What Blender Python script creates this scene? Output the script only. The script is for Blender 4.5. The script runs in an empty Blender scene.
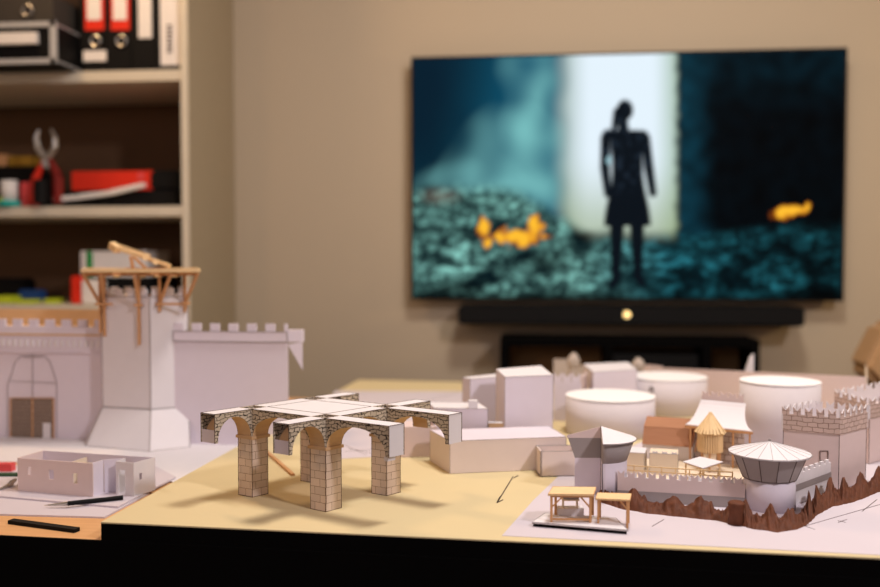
import bpy, bmesh, math, random
from mathutils import Vector, noise
random.seed(7)
SC = bpy.context.scene
COL = SC.collection
# ---------------------------------------------------------------- camera
F = 900.0
YAW = math.radians(5.7)
PIT = math.atan(33.5 / F)
CAM = Vector((0, 0, 1.05))
ca, sa, cp, sp = math.cos(YAW), math.sin(YAW), math.cos(PIT), math.sin(PIT)
VR = Vector((ca, sa, 0)); VF = Vector((-sa * cp, ca * cp, -sp)); VU = Vector((-sa * sp, ca * sp, cp))
VH = Vector((-sa, ca, 0))
def ray(px, py): return VF + VR * ((px - 440) / F) + VU * (-(py - 293.5) / F)
def G(px, py, z):
    d = ray(px, py); t = (z - CAM.z) / d.z
    p = CAM + d * t; return Vector((p.x, p.y))
def W(px, py, Y):
    d = ray(px, py); return CAM + d * (Y / d.y)
def CF(X, D): p = VR * X + VH * D; return Vector((p.x, p.y))
def GD(px, D): return CF((px - 440) / F * D, D)           # ground point by column and depth
def H(P, py):
    k = -(py - 293.5) / F
    q = Vector((P[0], P[1], 0))
    return CAM.z + (k * q.dot(VF) - q.dot(VU)) / (VU.z - k * VF.z)
cam = bpy.data.cameras.new('camera'); co = bpy.data.objects.new('camera', cam); COL.objects.link(co)
cam.sensor_width = 36; cam.lens = F / 880 * 36
co.location = CAM; co.rotation_euler = (math.pi / 2 - PIT, 0, YAW)
cam.dof.use_dof = True; cam.dof.focus_distance = 1.10; cam.dof.aperture_fstop = 2.3
cam.clip_start = .02
SC.camera = co
BZ = .75; TZ = .729
# ---------------------------------------------------------------- materials
def lin(c):
    return tuple(((v / 255) / 12.92 if v / 255 <= .04045 else ((v / 255 + .055) / 1.055) ** 2.4) for v in c)
def mat(name, rgb, rough=.8, metal=0, var=.06, scale=60, bump=.0, spec=.3, emit=None):
    m = bpy.data.materials.new(name); m.use_nodes = True
    nt = m.node_tree; b = nt.nodes['Principled BSDF']
    c = lin(rgb)
    b.inputs['Roughness'].default_value = rough; b.inputs['Metallic'].default_value = metal
    b.inputs['Specular IOR Level'].default_value = spec
    tc = nt.nodes.new('ShaderNodeTexCoord'); n = nt.nodes.new('ShaderNodeTexNoise')
    n.inputs['Scale'].default_value = scale; n.inputs['Detail'].default_value = 4
    nt.links.new(tc.outputs['Object'], n.inputs['Vector'])
    r = nt.nodes.new('ShaderNodeMix'); r.data_type = 'RGBA'
    r.inputs['A'].default_value = (*[v * (1 - var) for v in c], 1); r.inputs['B'].default_value = (*[min(1, v * (1 + var)) for v in c], 1)
    nt.links.new(n.outputs['Fac'], r.inputs['Factor']); nt.links.new(r.outputs['Result'], b.inputs['Base Color'])
    if bump:
        bp = nt.nodes.new('ShaderNodeBump'); bp.inputs['Strength'].default_value = bump; bp.inputs['Distance'].default_value = .002
        nt.links.new(n.outputs['Fac'], bp.inputs['Height']); nt.links.new(bp.outputs['Normal'], b.inputs['Normal'])
    if emit:
        b.inputs['Emission Color'].default_value = (*lin(emit[0]), 1); b.inputs['Emission Strength'].default_value = emit[1]
    return m
def brick(name, paper, line, bw, bh, mortar=.06, irregular=0.0):
    m = bpy.data.materials.new(name); m.use_nodes = True
    nt = m.node_tree; b = nt.nodes['Principled BSDF']; b.inputs['Roughness'].default_value = .85
    b.inputs['Specular IOR Level'].default_value = .2
    uv = nt.nodes.new('ShaderNodeTexCoord')
    t = nt.nodes.new('ShaderNodeTexBrick')
    p = lin(paper); l = lin(line)
    t.inputs['Color1'].default_value = (*p, 1); t.inputs['Color2'].default_value = (*[v * .86 for v in p], 1)
    t.inputs['Mortar'].default_value = (*l, 1)
    t.inputs['Scale'].default_value = 1; t.inputs['Brick Width'].default_value = bw; t.inputs['Row Height'].default_value = bh
    t.inputs['Mortar Size'].default_value = bh * mortar; t.inputs['Mortar Smooth'].default_value = .3
    src = uv.outputs['UV']
    if irregular:
        n = nt.nodes.new('ShaderNodeTexNoise'); n.inputs['Scale'].default_value = 1.2 / bh * .4; n.inputs['Detail'].default_value = 2
        nt.links.new(src, n.inputs['Vector'])
        s1 = nt.nodes.new('ShaderNodeVectorMath'); s1.operation = 'SUBTRACT'; s1.inputs[1].default_value = (.5, .5, .5)
        nt.links.new(n.outputs['Color'], s1.inputs[0])
        s2 = nt.nodes.new('ShaderNodeVectorMath'); s2.operation = 'SCALE'; s2.inputs['Scale'].default_value = irregular * bh
        nt.links.new(s1.outputs[0], s2.inputs[0])
        s3 = nt.nodes.new('ShaderNodeVectorMath'); s3.operation = 'ADD'
        nt.links.new(src, s3.inputs[0]); nt.links.new(s2.outputs[0], s3.inputs[1]); src = s3.outputs[0]
    nt.links.new(src, t.inputs['Vector']); nt.links.new(t.outputs['Color'], b.inputs['Base Color'])
    return m
def wood(name, c1, c2, scale=18, stretch=(1, 12, 12), rough=.5):
    m = bpy.data.materials.new(name); m.use_nodes = True
    nt = m.node_tree; b = nt.nodes['Principled BSDF']; b.inputs['Roughness'].default_value = rough
    tc = nt.nodes.new('ShaderNodeTexCoord'); mp = nt.nodes.new('ShaderNodeMapping'); mp.inputs['Scale'].default_value = stretch
    n = nt.nodes.new('ShaderNodeTexNoise'); n.inputs['Scale'].default_value = scale; n.inputs['Detail'].default_value = 6
    r = nt.nodes.new('ShaderNodeMix'); r.data_type = 'RGBA'
    r.inputs['A'].default_value = (*lin(c1), 1); r.inputs['B'].default_value = (*lin(c2), 1)
    nt.links.new(tc.outputs['Object'], mp.inputs['Vector']); nt.links.new(mp.outputs['Vector'], n.inputs['Vector'])
    nt.links.new(n.outputs['Fac'], r.inputs['Factor']); nt.links.new(r.outputs['Result'], b.inputs['Base Color'])
    return m
M = {}
M['white'] = mat('white_card', (218, 212, 214), .85, var=.03, spec=.2, bump=.05)
M['lav'] = mat('lavender_card', (215, 205, 214), .85, var=.03, spec=.2)
M['pink'] = mat('pinkish_card', (214, 194, 190), .85, var=.04, spec=.2)
M['taupe'] = mat('taupe_card', (180, 166, 154), .85, var=.04, spec=.2)
M['lid'] = mat('lit_lid_card', (238, 234, 232), .85, var=.02, spec=.2)  # white card lightened: overhead light painted into the drum tops
M['shaded_drum'] = mat('shaded_drum_card', (206, 196, 196), .85, var=.03, spec=.2)  # same white card darkened: shade painted into the drum sides
M['blush'] = mat('blush_card', (226, 210, 202), .85, var=.03, spec=.2)
M['cream'] = mat('cream_card', (222, 204, 180), .85, var=.04, spec=.2)
M['grey'] = mat('grey_card', (150, 140, 138), .85, var=.04, spec=.2)
M['sheet'] = mat('drawing_paper', (202, 192, 198), .8, var=.03, scale=14, spec=.2)
M['yellow'] = mat('yellow_paper', (208, 190, 148), .8, var=.04, scale=8, spec=.2)
M['kraft'] = mat('kraft_card', (208, 172, 130), .85, var=.06)
M['brown_roof'] = wood('brown_corrugated_card', (152, 104, 74), (172, 122, 90), 30, (1, 1, 20), .85)
M['ink'] = mat('ink_line', (70, 52, 46), .9)
M['dark'] = mat('dark_opening', (26, 20, 16), .9)
M['balsa'] = mat('balsa_wood', (226, 194, 146), .7, var=.12, scale=120)
M['balsa2'] = mat('darker_balsa', (196, 146, 100), .7, var=.12, scale=120)
M['clay'] = mat('brown_clay', (92, 50, 30), .7, var=.5, scale=130, bump=.6)
M['stone'] = brick('rubble_print', (196, 180, 158), (58, 48, 42), .0095, .0046, .12, 2.2)
M['ashlar'] = brick('ashlar_print', (222, 200, 180), (140, 112, 90), .0165, .0095, .035, .15)
M['intra'] = mat('tan_card', (200, 164, 124), .85)
M['bandbrick'] = brick('brick_band_print', (204, 180, 168), (134, 108, 98), .013, .0062, .08, .8)
M['gridprint'] = brick('masonry_grid_print', (204, 186, 176), (150, 124, 112), .012, .009, .09, .1)
M['dentil'] = brick('dentil_print', (196, 180, 180), (132, 108, 104), .018, .03, .16, 0)
M['lattice'] = brick('gate_lattice_print', (158, 140, 126), (104, 86, 76), .008, .007, .22, 0)
M['black'] = mat('black_plastic', (12, 11, 11), .6, spec=.15)
M['matte'] = mat('black_matte', (6, 5, 5), .9, spec=.05)
M['table'] = wood('oak_table_top', (196, 140, 88), (222, 172, 118), 10, (1.2, 16, 1))
M['wall'] = mat('painted_wall', (186, 169, 145), .9, var=.015, scale=3, spec=.1)
M['ceil'] = mat('ceiling_paint', (220, 214, 204), .9)
M['floor'] = wood('dark_floor_boards', (70, 50, 36), (92, 66, 46), 4, (1, 14, 1))
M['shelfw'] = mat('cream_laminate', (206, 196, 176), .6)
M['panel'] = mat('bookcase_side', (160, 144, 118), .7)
M['back'] = mat('bookcase_back', (98, 72, 50), .85, var=.1, scale=4)
M['conback'] = mat('cabinet_back', (150, 112, 72), .8)
M['label'] = mat('label_paper', (226, 220, 214), .7)
M['red'] = mat('red_plastic', (214, 44, 22), .5)
M['dred'] = mat('dark_red_plastic', (120, 22, 14), .5)
M['steel'] = mat('brushed_steel', (190, 184, 176), .3, metal=.9)
M['alu'] = mat('aluminium_trim', (196, 196, 196), .4, metal=.3)
M['teal'] = mat('teal_plastic', (30, 160, 150), .5)
M['lime'] = mat('lime_plastic', (180, 196, 40), .6)
M['ochre'] = mat('ochre_card', (150, 110, 30), .8)
M['blue'] = mat('blue_plastic', (30, 66, 120), .6)
M['green'] = mat('green_plastic', (20, 140, 60), .6)
M['dgreen'] = mat('dark_green_plastic', (40, 70, 44), .7)
M['coral'] = mat('coral_plastic', (214, 74, 74), .5)
M['bfab'] = mat('tan_fabric', (178, 140, 100), .95, bump=.2)
M['led'] = mat('amber_led', (240, 210, 140), .4, emit=((255, 214, 140), 1.2))
# ---------------------------------------------------------------- mesh builder
def V3(p, z): return Vector((p[0], p[1], z))
class MB:
    def __init__(s): s.bm = bmesh.new()
    def face(s, pts, mi=0, smooth=False):
        vs = [s.bm.verts.new(p) for p in pts]
        try: f = s.bm.faces.new(vs)
        except ValueError: return None
        f.material_index = mi; f.smooth = smooth; return f
    def solid(s, bot, top, mi=0, mtop=None, mbot=None):
        n = len(bot); b = [s.bm.verts.new(p) for p in bot]; t = [s.bm.verts.new(p) for p in top]
        fs = [s.bm.faces.new(b[::-1]), s.bm.faces.new(t)]
        fs[0].material_index = mi if mbot is None else mbot; fs[1].material_index = mi if mtop is None else mtop
        for i in range(n):
            j = (i + 1) % n
            f = s.bm.faces.new((b[i], b[j], t[j], t[i])); f.material_index = mi; fs.append(f)
        bmesh.ops.recalc_face_normals(s.bm, faces=fs)
        return s
    def prism(s, poly, z0, z1, mi=0, mtop=None, grow=1.0):
        c = sum((Vector((p[0], p[1])) for p in poly), Vector((0, 0))) / len(poly)
        top = [V3(c + (Vector((p[0], p[1])) - c) * grow, z1) for p in poly]
        return s.solid([V3(p, z0) for p in poly], top, mi, mtop)
    def box(s, c, size, rot=0, mi=0):
        cx, cy, cz = c; a, b, h = size[0] / 2, size[1] / 2, size[2] / 2
        cr, sr = math.cos(rot), math.sin(rot)
        poly = [(cx + x * cr - y * sr, cy + x * sr + y * cr) for x, y in ((-a, -b), (a, -b), (a, b), (-a, b))]
        return s.prism(poly, cz - h, cz + h, mi)
    def beam(s, p, q, w=.003, h=None, mi=0):
        p = Vector(p); q = Vector(q); h = h or w
        d = (q - p).normalized(); up = Vector((0, 0, 1)) if abs(d.z) < .95 else Vector((VH.x, VH.y, 0))
        a = d.cross(up).normalized() * w / 2; b = a.cross(d).normalized() * h / 2
        return s.solid([p - a - b, p + a - b, p + a + b, p - a + b], [q - a - b, q + a - b, q + a + b, q - a + b], mi)
    def tube(s, p, q, r0, r1=None, n=10, mi=0):
        p = Vector(p); q = Vector(q); r1 = r0 if r1 is None else r1
        d = (q - p).normalized(); up = Vector((0, 0, 1)) if abs(d.z) < .9 else Vector((1, 0, 0))
        a = d.cross(up).normalized(); b = a.cross(d)
        A = [p + (a * math.cos(t) + b * math.sin(t)) * r0 for t in [2 * math.pi * i / n for i in range(n)]]
        B = [q + (a * math.cos(t) + b * math.sin(t)) * max(r1, 1e-4) for t in [2 * math.pi * i / n for i in range(n)]]
        return s.solid(A, B, mi)
    def slab(s, p0, p1, outline, thick, mf=0, mb=None, mr=None):
        """outline of (distance, height) in the vertical plane p0->p1, thickened to the left of the direction"""
        p0 = Vector((p0[0], p0[1])); p1 = Vector((p1[0], p1[1]))
        d = (p1 - p0).normalized(); n = Vector((-d.y, d.x)) * thick
        A = [V3(p0 + d * a, z) for a, z in outline]; B = [V3(p0 + d * a + n, z) for a, z in outline]
        av = [s.bm.verts.new(p) for p in A]; bv = [s.bm.verts.new(p) for p in B]
        f1 = s.bm.faces.new(av); f2 = s.bm.faces.new(bv[::-1]); fs = [f1, f2]
        f1.material_index = mf; f2.material_index = mf if mb is None else mb
        k = len(av)
        for i in range(k):
            j = (i + 1) % k
            f = s.bm.faces.new((av[j], av[i], bv[i], bv[j])); f.material_index = mf if mr is None else mr; fs.append(f)
        bmesh.ops.recalc_face_normals(s.bm, faces=fs)
        return s
    def lathe(s, c, prof, n=40, a0=0, a1=360, mi=0, smooth=True, closed_axis=True):
        """profile of (radius, z) turned about a vertical axis; a partial turn gets flat radial faces"""
        full = abs(a1 - a0) >= 359.9
        m = n if full else n + 1
        cols = []
        for i in range(m):
            t = math.radians(a0 + (a1 - a0) * i / n)
            cols.append([s.bm.verts.new((c[0] + math.cos(t) * r, c[1] + math.sin(t) * r, z)) for r, z in prof])
        fs = []
        for i in range(n):
            A = cols[i]; B = cols[(i + 1) % m]
            for k in range(len(prof) - 1):
                try:
                    if prof[k][0] < 1e-6 and prof[k + 1][0] < 1e-6: continue
                    f = s.bm.faces.new((A[k], B[k], B[k + 1], A[k + 1])); f.material_index = mi; f.smooth = smooth; fs.append(f)
                except ValueError: pass
        if not full:
            for cc in (cols[0], cols[-1]):
                f = s.bm.faces.new(cc); f.material_index = mi; fs.append(f)
        bmesh.ops.remove_doubles(s.bm, verts=s.bm.verts[:], dist=1e-6)
        bmesh.ops.recalc_face_normals(s.bm, faces=s.bm.faces[:])
        return s
    def outline(s, w=.0007, ang=30, mi=1, zmin=-9):
        s.bm.normal_update(); s.bm.edges.ensure_lookup_table()
        es = []
        for e in s.bm.edges:
            if len(e.link_faces) == 2 and e.calc_face_angle(0) > math.radians(ang) and e.calc_length() > .002:
                a, b = e.verts[0].co.copy(), e.verts[1].co.copy()
                if max(a.z, b.z) > zmin: es.append((a, b))
        for a, b in es: s.beam(a, b, w, w, mi)
        return s
    def build(s, name, mats, parent=None, base=None, **tags):
        bm = s.bm
        if parent is not None: off = Vector(parent['_o'])
        else:
            if base is None:
                xs = [v.co for v in bm.verts]
                base = Vector(((min(v.x for v in xs) + max(v.x for v in xs)) / 2, (min(v.y for v in xs) + max(v.y for v in xs)) / 2, min(v.z for v in xs)))
            off = Vector(base)
        uvl = bm.loops.layers.uv.new('UVMap'); bm.normal_update()
        for f in bm.faces:
            n = f.normal
            if abs(n.z) > .8:
                for l in f.loops: l[uvl].uv = (l.vert.co.x, l.vert.co.y)
            else:
                t = Vector((-n.y, n.x, 0)).normalized()
                for l in f.loops: l[uvl].uv = (l.vert.co.dot(t), l.vert.co.z)
        bmesh.ops.translate(bm, verts=bm.verts[:], vec=-off)
        me = bpy.data.meshes.new(name); bm.to_mesh(me); bm.free()
        for m in (mats if isinstance(mats, (list, tuple)) else [mats]): me.materials.append(M[m] if isinstance(m, str) else m)
        o = bpy.data.objects.new(name, me); COL.objects.link(o)
        if parent is not None: o.parent = parent
        else: o.location = off
        o['_o'] = tuple(off)
        for k, v in tags.items(): o[k] = v
        return o
def thing(name, label, cat, base, group=None):
    o = bpy.data.objects.new(name, None); COL.objects.link(o); o.location = Vector(base); o.empty_display_size = .02
    o['_o'] = tuple(base); o['label'] = label; o['category'] = cat
    if group: o['group'] = group
    return o
def inset(poly, d):
    c = sum((Vector((p[0], p[1])) for p in poly), Vector((0, 0))) / len(poly)
    return [c + (Vector((p[0], p[1])) - c) * d for p in poly]
def merlons(L, z0, z1, mh, pitch, width, style='square', start=0.0):
    """outline of a battlemented wall"""
    pts = [(0, z0), (L, z0)]; top = []
    s = start
    while s < L - 1e-4:
        e = min(s + width, L)
        if style == 'square': top += [(s, z1), (s, z1 + mh), (e, z1 + mh), (e, z1)]
        else:
            m = (s + e) / 2
            top += [(s, z1), (s - .0004 if s > .001 else s, z1 + mh), (m, z1 + mh * .45), (e, z1 + mh), (e, z1)]
        s += pitch
    if top[0][0] > 1e-5: top = [(0, z1)] + top
    if L - top[-1][0] > 1e-5: top.append((L, z1))
    # reverse to run from right to left, dropping duplicates
    out = pts + [p for p in top[::-1]]
    res = []
    for p in out:
        if not res or (abs(p[0] - res[-1][0]) + abs(p[1] - res[-1][1])) > 1e-6: res.append(p)
    return res
def dist(a, b): return (Vector((b[0], b[1])) - Vector((a[0], a[1]))).length
# ---------------------------------------------------------------- the room
WY = 2.66
def struct(name, mb, m): return mb.build(name, m, kind='structure')
struct('floor', MB().box((0, .9, -.05), (5.2, 5.6, .1)), 'floor')
struct('wall_back', MB().box((0, WY + .05, 1.3), (5.2, .1, 2.6)), 'wall')
struct('wall_left', MB().box((-2.65, .93, 1.3), (.1, 5.66, 2.6)), 'wall')
struct('wall_right', MB().box((2.65, .93, 1.3), (.1, 5.66, 2.6)), 'wall')
struct('ceiling', MB().box((0, .9, 2.65), (5.4, 5.6, .1)), 'ceil')
struct('baseboard_back', MB().box((.55, WY - .008, .04), (3.3, .016, .08)), 'ceil')
# ---------------------------------------------------------------- table
O2 = G(101, 522, BZ)
th = math.radians(-8.5)
e1 = Vector((VR.x, VR.y)) * math.cos(th) + Vector((VH.x, VH.y)) * math.sin(th)
e2 = Vector((-e1.y, e1.x)); BANG = math.atan2(e1.y, e1.x)
def B(s, t): return O2 + e1 * s + e2 * t
tb = thing('table', 'wooden work table with a black front edge carrying the paper models', 'table', V3(B(.2, .65), 0))
MB().prism([B(-.8, .001), B(1.2, .001), B(1.2, 1.06), B(-.8, 1.06)], TZ - .012, TZ).build('tabletop', 'table', tb)
MB().prism([B(-.8, -.003), B(1.2, -.003), B(1.2, .0004), B(-.8, .0004)], TZ - .13, TZ).build('front_edging', 'matte', tb)
MB().prism([B(-.8, .001), B(1.2, .001), B(1.2, 1.05), B(-.8, 1.05)], TZ - .13, TZ - .012).build('apron', 'matte', tb)
for s, t in ((-.74, .06), (1.13, .06), (1.13, 1.0), (-.74, 1.0)):
    c = B(s, t); MB().box((c.x, c.y, (TZ - .13) / 2), (.07, .07, TZ - .13), BANG).build('leg', 'matte', tb)
bd = thing('model_board', 'thick black-edged board covered in yellow paper under the bridge and fortress', 'board', V3(B(.55, .6), TZ))
MB().prism([B(0, 0), B(1.15, 0), B(1.15, 1.24), B(0, 1.24)], TZ, BZ - .0015).build('panel', 'matte', bd)
MB().prism([B(0, .0), B(1.15, .0), B(1.15, 1.24), B(0, 1.24)], BZ - .0015, BZ).build('paper_cover', 'yellow', bd)
# ---------------------------------------------------------------- sheets of paper
def sheet(name, pts, z, label, th=.0006, m='sheet', lines=(), cat='paper'):
    mb = MB().prism(pts, z, z + th)
    for a, b in lines: mb.beam(V3(G(*a, z), z + th + .0001), V3(G(*b, z), z + th + .0001), .0009, .0002, 1)
    return mb.build(name, [m, 'ink'], label=label, category=cat)
ss = .0006
fs = sheet('drawing_sheet', [G(502, 536, BZ), B(1.1, .003), B(1.12, .75), B(.75, .75), G(560, 475, BZ), G(533, 501, BZ)], BZ,
           'large white plan sheet under the paper fortress with faint pencil lines', lines=[((800, 528), (880, 505)), ((770, 515), (815, 530)), ((838, 521), (846, 523)), ((838, 523), (847, 520)), ((652, 527), (664, 520)), ((862, 512), (877, 500))])
sheet('drawing_sheet', [G(300, 461, BZ), G(396, 456, BZ), G(432, 428, BZ), G(520, 392, BZ), G(335, 391, BZ), G(318, 425, BZ)], BZ,
      'white drawing sheet lying on the yellow board behind the bridge', lines=[((345, 452), (372, 450)), ((350, 449), (380, 455)), ((430, 400), (460, 392)), ((345, 446), (366, 455)), ((402, 447), (425, 455))])
# arrow drawn on the board
ar = MB()
for a, b in (((513, 477), (497, 503)), ((497, 503), (500, 497)), ((497, 503), (503, 500)), ((514, 478), (518, 476))):
    ar.beam(V3(G(*a, BZ), BZ + .0004), V3(G(*b, BZ), BZ + .0004), .0012, .0006)
ar.build('north_arrow', 'ink', label='thin dark arrow pointing down-left on the yellow paper beside the pavilion', category='arrow')
MB().beam(V3(G(267, 453, BZ), BZ + .0017), V3(G(293, 476, BZ), BZ + .0017), .005, .003).build('balsa_strip', 'balsa2', label='loose thin wooden strip lying behind the left bridge pillar', category='wood strip')
# left stack of sheets
low = [G(-60, 514, TZ), G(104, 519.5, TZ), B(-.001, .02), B(-.001, .3), B(-.7, .3), B(-.8, .05)]
sheet('drawing_sheet', [G(-60, 514, TZ), G(104.5, 518.5, TZ), G(150, 494, TZ), G(-40, 478, TZ)], TZ, 'lower white sheet nearest the table edge with the pen stylus in front', .0022)
sheet('drawing_sheet', [G(-60, 494, TZ), G(118, 510, TZ), G(176, 480, TZ), G(150, 466, TZ), G(60, 462, TZ), G(-30, 474, TZ)], TZ + .0023, 'upper white sheet carrying the small roofless house model and pencil', .0023)
cb = [G(-160, 462, TZ), G(130, 466, TZ), G(186, 472, TZ), G(216, 457, TZ), B(-.004, .36), B(-.004, .95), B(-.78, .95)]
MB().prism([G(-160, 461, TZ), G(20, 463, TZ), G(150, 473, TZ), B(-.006, .235), B(-.006, .92), B(-.78, .92)], TZ, TZ + .0022).build('base_sheet', 'white', label='white base sheet under the large grey-lilac castle wall and tower', category='paper')
CZ = TZ + .0022
# ---------------------------------------------------------------- the bridge
ZT = BZ + .1123; ZC = BZ + .0763
ua, va = math.radians(47), math.radians(147)
uv_ = CF(math.cos(ua), math.sin(ua)); vv_ = CF(math.cos(va), math.sin(va))
P1 = G(326, 512, BZ)
SU, SV, PS, AU, AV = .100, .121, .0242, .054, .093
def BP(a, b): return P1 + uv_ * a + vv_ * b
br = thing('viaduct_model', 'paper model of an arched stone bridge crossing on four pillars', 'bridge model', V3(BP(SU / 2, SV / 2), BZ))
for a, b in ((0, 0), (0, SV), (SU, 0), (SU, SV)):
    q = [BP(a, b), BP(a + PS, b), BP(a + PS, b + PS), BP(a, b + PS)]
    p = MB().prism(q, BZ, ZC, 0).outline(.0006).build('pillar', ['ashlar', 'ink'], br)
    MB().prism([BP(a - .002, b - .002), BP(a + PS + .002, b - .002), BP(a + PS + .002, b + PS + .002), BP(a - .002, b + PS + .002)], ZC - .0025, ZC + .0012).build('capital', 'intra', p)
    # open square pier head above the pillar
    mb = MB()
    t = .0008
    z0, z1 = ZC + .0012, ZT
    for (x0, y0, x1, y1) in ((0, 0, PS, t), (0, PS - t, PS, PS), (0, t, t, PS - t), (PS - t, t, PS, PS - t)):
        mb.prism([BP(a + x0, b + y0), BP(a + x1, b + y0), BP(a + x1, b + y1), BP(a + x0, b + y1)], z0, z1)
    mb.prism([BP(a + t, b + t), BP(a + PS - t, b + t), BP(a + PS - t, b + PS - t), BP(a + t, b + PS - t)], ZT - .012, ZT - .0112, 1)
    mb.build('pier_head', ['stone', 'lav'], br)
def span(org, d, w, L, arm, endcap):
    """hollow folded-card arch: org near corner, d along, w across (vectors of the right length)"""
    mb = MB(); d = d.normalized(); W_ = w
    e = .0045 if arm else .0008
    r = (L - e - .0008) / 2; cxs = .0008 + r; hh = ZT - .0065 - ZC
    n = 18
    arc = [(cxs + r * math.cos(math.pi * k / n), ZC + hh * math.sin(math.pi * k / n) ** .9) for k in range(n + 1)]   # right to left
    out = [(0, ZC)] + arc[::-1] + [(L, ZC), (L, ZT), (0, ZT)]
    t = .0009
    wn = W_.normalized()
    for off in (Vector((0, 0)), W_ - wn * t):
        o = org + off
        A = [V3(o + d * s_, z) for s_, z in out]; Bb = [V3(o + d * s_ + wn * t, z) for s_, z in out]
        mb.solid(A, Bb, 0)
    # intrados strip
    for k in range(n):
        (s0, z0), (s1, z1) = arc[k], arc[k + 1]
        q0, q1 = org + d * s0 + wn * t, org + d * s1 + wn * t
        wi = W_ - wn * 2 * t
        mb.solid([V3(q0, z0), V3(q1, z1), V3(q1 + wi, z1), V3(q0 + wi, z0)], [V3(q0, z0 + t), V3(q1, z1 + t), V3(q1 + wi, z1 + t), V3(q0 + wi, z0 + t)], 1)
    # deck
    mb.prism([org + wn * t, org + d * L + wn * t, org + d * L + W_ - wn * t, org + W_ - wn * t], ZT - t, ZT, 2)
    if endcap:
        mb.prism([org + d * (L - t) + wn * t, org + d * L + wn * t, org + d * L + W_ - wn * t, org + d * (L - t) + W_ - wn * t], ZC, ZT - t, 2)
    elif arm:
        o = org + wn * t; wi = W_ - wn * 2 * t
        mb.prism([o + d * (L - t * 2), o + d * (L - t), o + d * (L - t) + wi, o + d * (L - 2 * t) + wi], ZC, ZC + .016, 3)
        mb.prism([o + d * (L * .55), o + d * (L * .57), o + d * (L * .57) + wi, o + d * (L * .55) + wi], ZT - .006, ZT - t, 1)
    # ink along the deck edges
    for off in (Vector((0, 0)), W_):
        mb.beam(V3(org + off, ZT), V3(org + off + d * L, ZT), .0006, .0006, 4)
    for s_ in (L,):
        if arm:
            mb.beam(V3(org + d * s_, ZC), V3(org + d * s_, ZT), .0006, .0006, 4)
            mb.beam(V3(org + d * s_, ZT), V3(org + d * s_ + W_, ZT), .0006, .0006, 4)
            mb.beam(V3(org + d * s_ + W_, ZC), V3(org + d * s_ + W_, ZT), .0006, .0006, 4)
    mb.build('arch_span', ['stone', 'intra', 'white', 'lav', 'ink'], br)
for a in (0, SU):
    span(BP(a, 0), -vv_, uv_ * PS, AV, True, True)
    span(BP(a, PS), vv_, uv_ * PS, SV - PS, False, False)
for b in (0, SV):
    span(BP(0, b), -uv_, vv_ * PS, AU, True, False)
    span(BP(PS, b), uv_, vv_ * PS, SU - PS, False, False)
    span(BP(SU + PS, b), uv_, vv_ * PS, .056, True, True)
MB().prism([BP(PS, PS), BP(SU, PS), BP(SU, SV), BP(PS, SV)], ZT - .0009, ZT).build('deck_panel', 'white', br)
# tab of card under the right arm end
MB().box((*BP(.008, -AV + .006), ZC - .0025), (.012, .006, .0048), ua + YAW).build('card_tab', 'white', br)
# ---------------------------------------------------------------- castle on the left
def part_frame(mb, pts, z, w=.0007, mi=1):
    for a, b in zip(pts, pts[1:]): mb.beam(a, b, w, w, mi)
cw = thing('castle_gate_wall', 'lilac paper castle wall with square battlements and printed lattice gate', 'castle model', V3(GD(30, 1.62), CZ))
wl0 = GD(-70, 1.635); wl1 = GD(103, 1.585)
Lw = dist(wl0, wl1); zt = H(wl1, 327); dW = (wl1 - wl0).normalized(); nW = Vector((dW.y, -dW.x))
MB().slab(wl0, wl1, merlons(Lw, CZ, zt, .0125, .0315, .017, start=.004), .005).build('wall', ['lav'], cw)
mb = MB()
q0, q1 = wl0 + nW * .003, wl1 + nW * .003
mb.slab(q0, q1, [(0, zt - .013), (Lw, zt - .013), (Lw, zt), (0, zt)], .003, 0)
mb.build('parapet_band', ['lav'], cw)
MB().slab(wl0 + nW * .004, wl1 + nW * .004, [(0, zt - .016), (Lw, zt - .016), (Lw, zt - .013), (0, zt - .013)], .004, 0).build('tan_strip', ['kraft'], cw)
mb = MB()
mb.slab(wl0 + nW * .0025, wl1 + nW * .0025, [(0, zt - .044), (Lw, zt - .044), (Lw, zt - .016), (0, zt - .016)], .0025, 0)
k = .006
while k < Lw - .006:                                   # dentil row
    c = wl0 + dW * k + nW * .0035
    mb.box((c.x, c.y, zt - .030), (.0055, .002, .012), math.atan2(dW.y, dW.x), 1); k += .0115
mb.build('dentil_band', ['lav', 'white'], cw)
MB().slab(wl0 + nW * .004, wl1 + nW * .004, [(0, zt - .047), (Lw, zt - .047), (Lw, zt - .044), (0, zt - .044)], .004, 0).build('string_course', ['lav'], cw)
# gate with its outlines
def on_wall(px, py, off=.0012):
    # point on the wall's front plane
    d = ray(px, py); n3 = Vector((nW.x, nW.y, 0)); t = (Vector((wl0.x, wl0.y, CAM.z)) - CAM).dot(n3) / d.dot(n3)
    p = CAM + d * t; return p + n3 * off
def quad(mb, pts, th, n2, mi=0):
    n3 = Vector((n2.x, n2.y, 0)) * th; mb.solid([p - n3 for p in pts], pts, mi)
mb = MB(); quad(mb, [on_wall(12, 440), on_wall(53, 440.5), on_wall(53, 398), on_wall(12, 398)], .001, nW)
gt = mb.build('gate', ['lattice', 'kraft'], cw)
mb = MB()
for a, b in (((11, 441), (11, 398)), ((54, 441), (54, 398)), ((11, 398), (54, 398)), ((33, 398), (33, 440))): mb.beam(on_wall(*a, .0016), on_wall(*b, .0016), .0022, .001)
mb.build('gate_frame', 'balsa2', gt)
mb = MB(); quad(mb, [on_wall(43.5, 439, .002), on_wall(51, 439, .002), on_wall(51, 423, .002), on_wall(43.5, 423, .002)], .001, nW); mb.build('wicket_door', 'white', gt)
mb = MB()
segs = [(8, 441), (8, 383), (12, 374), (15, 363), (21, 356), (45, 356), (51, 363), (54, 373), (57, 383), (57, 441)]
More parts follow.
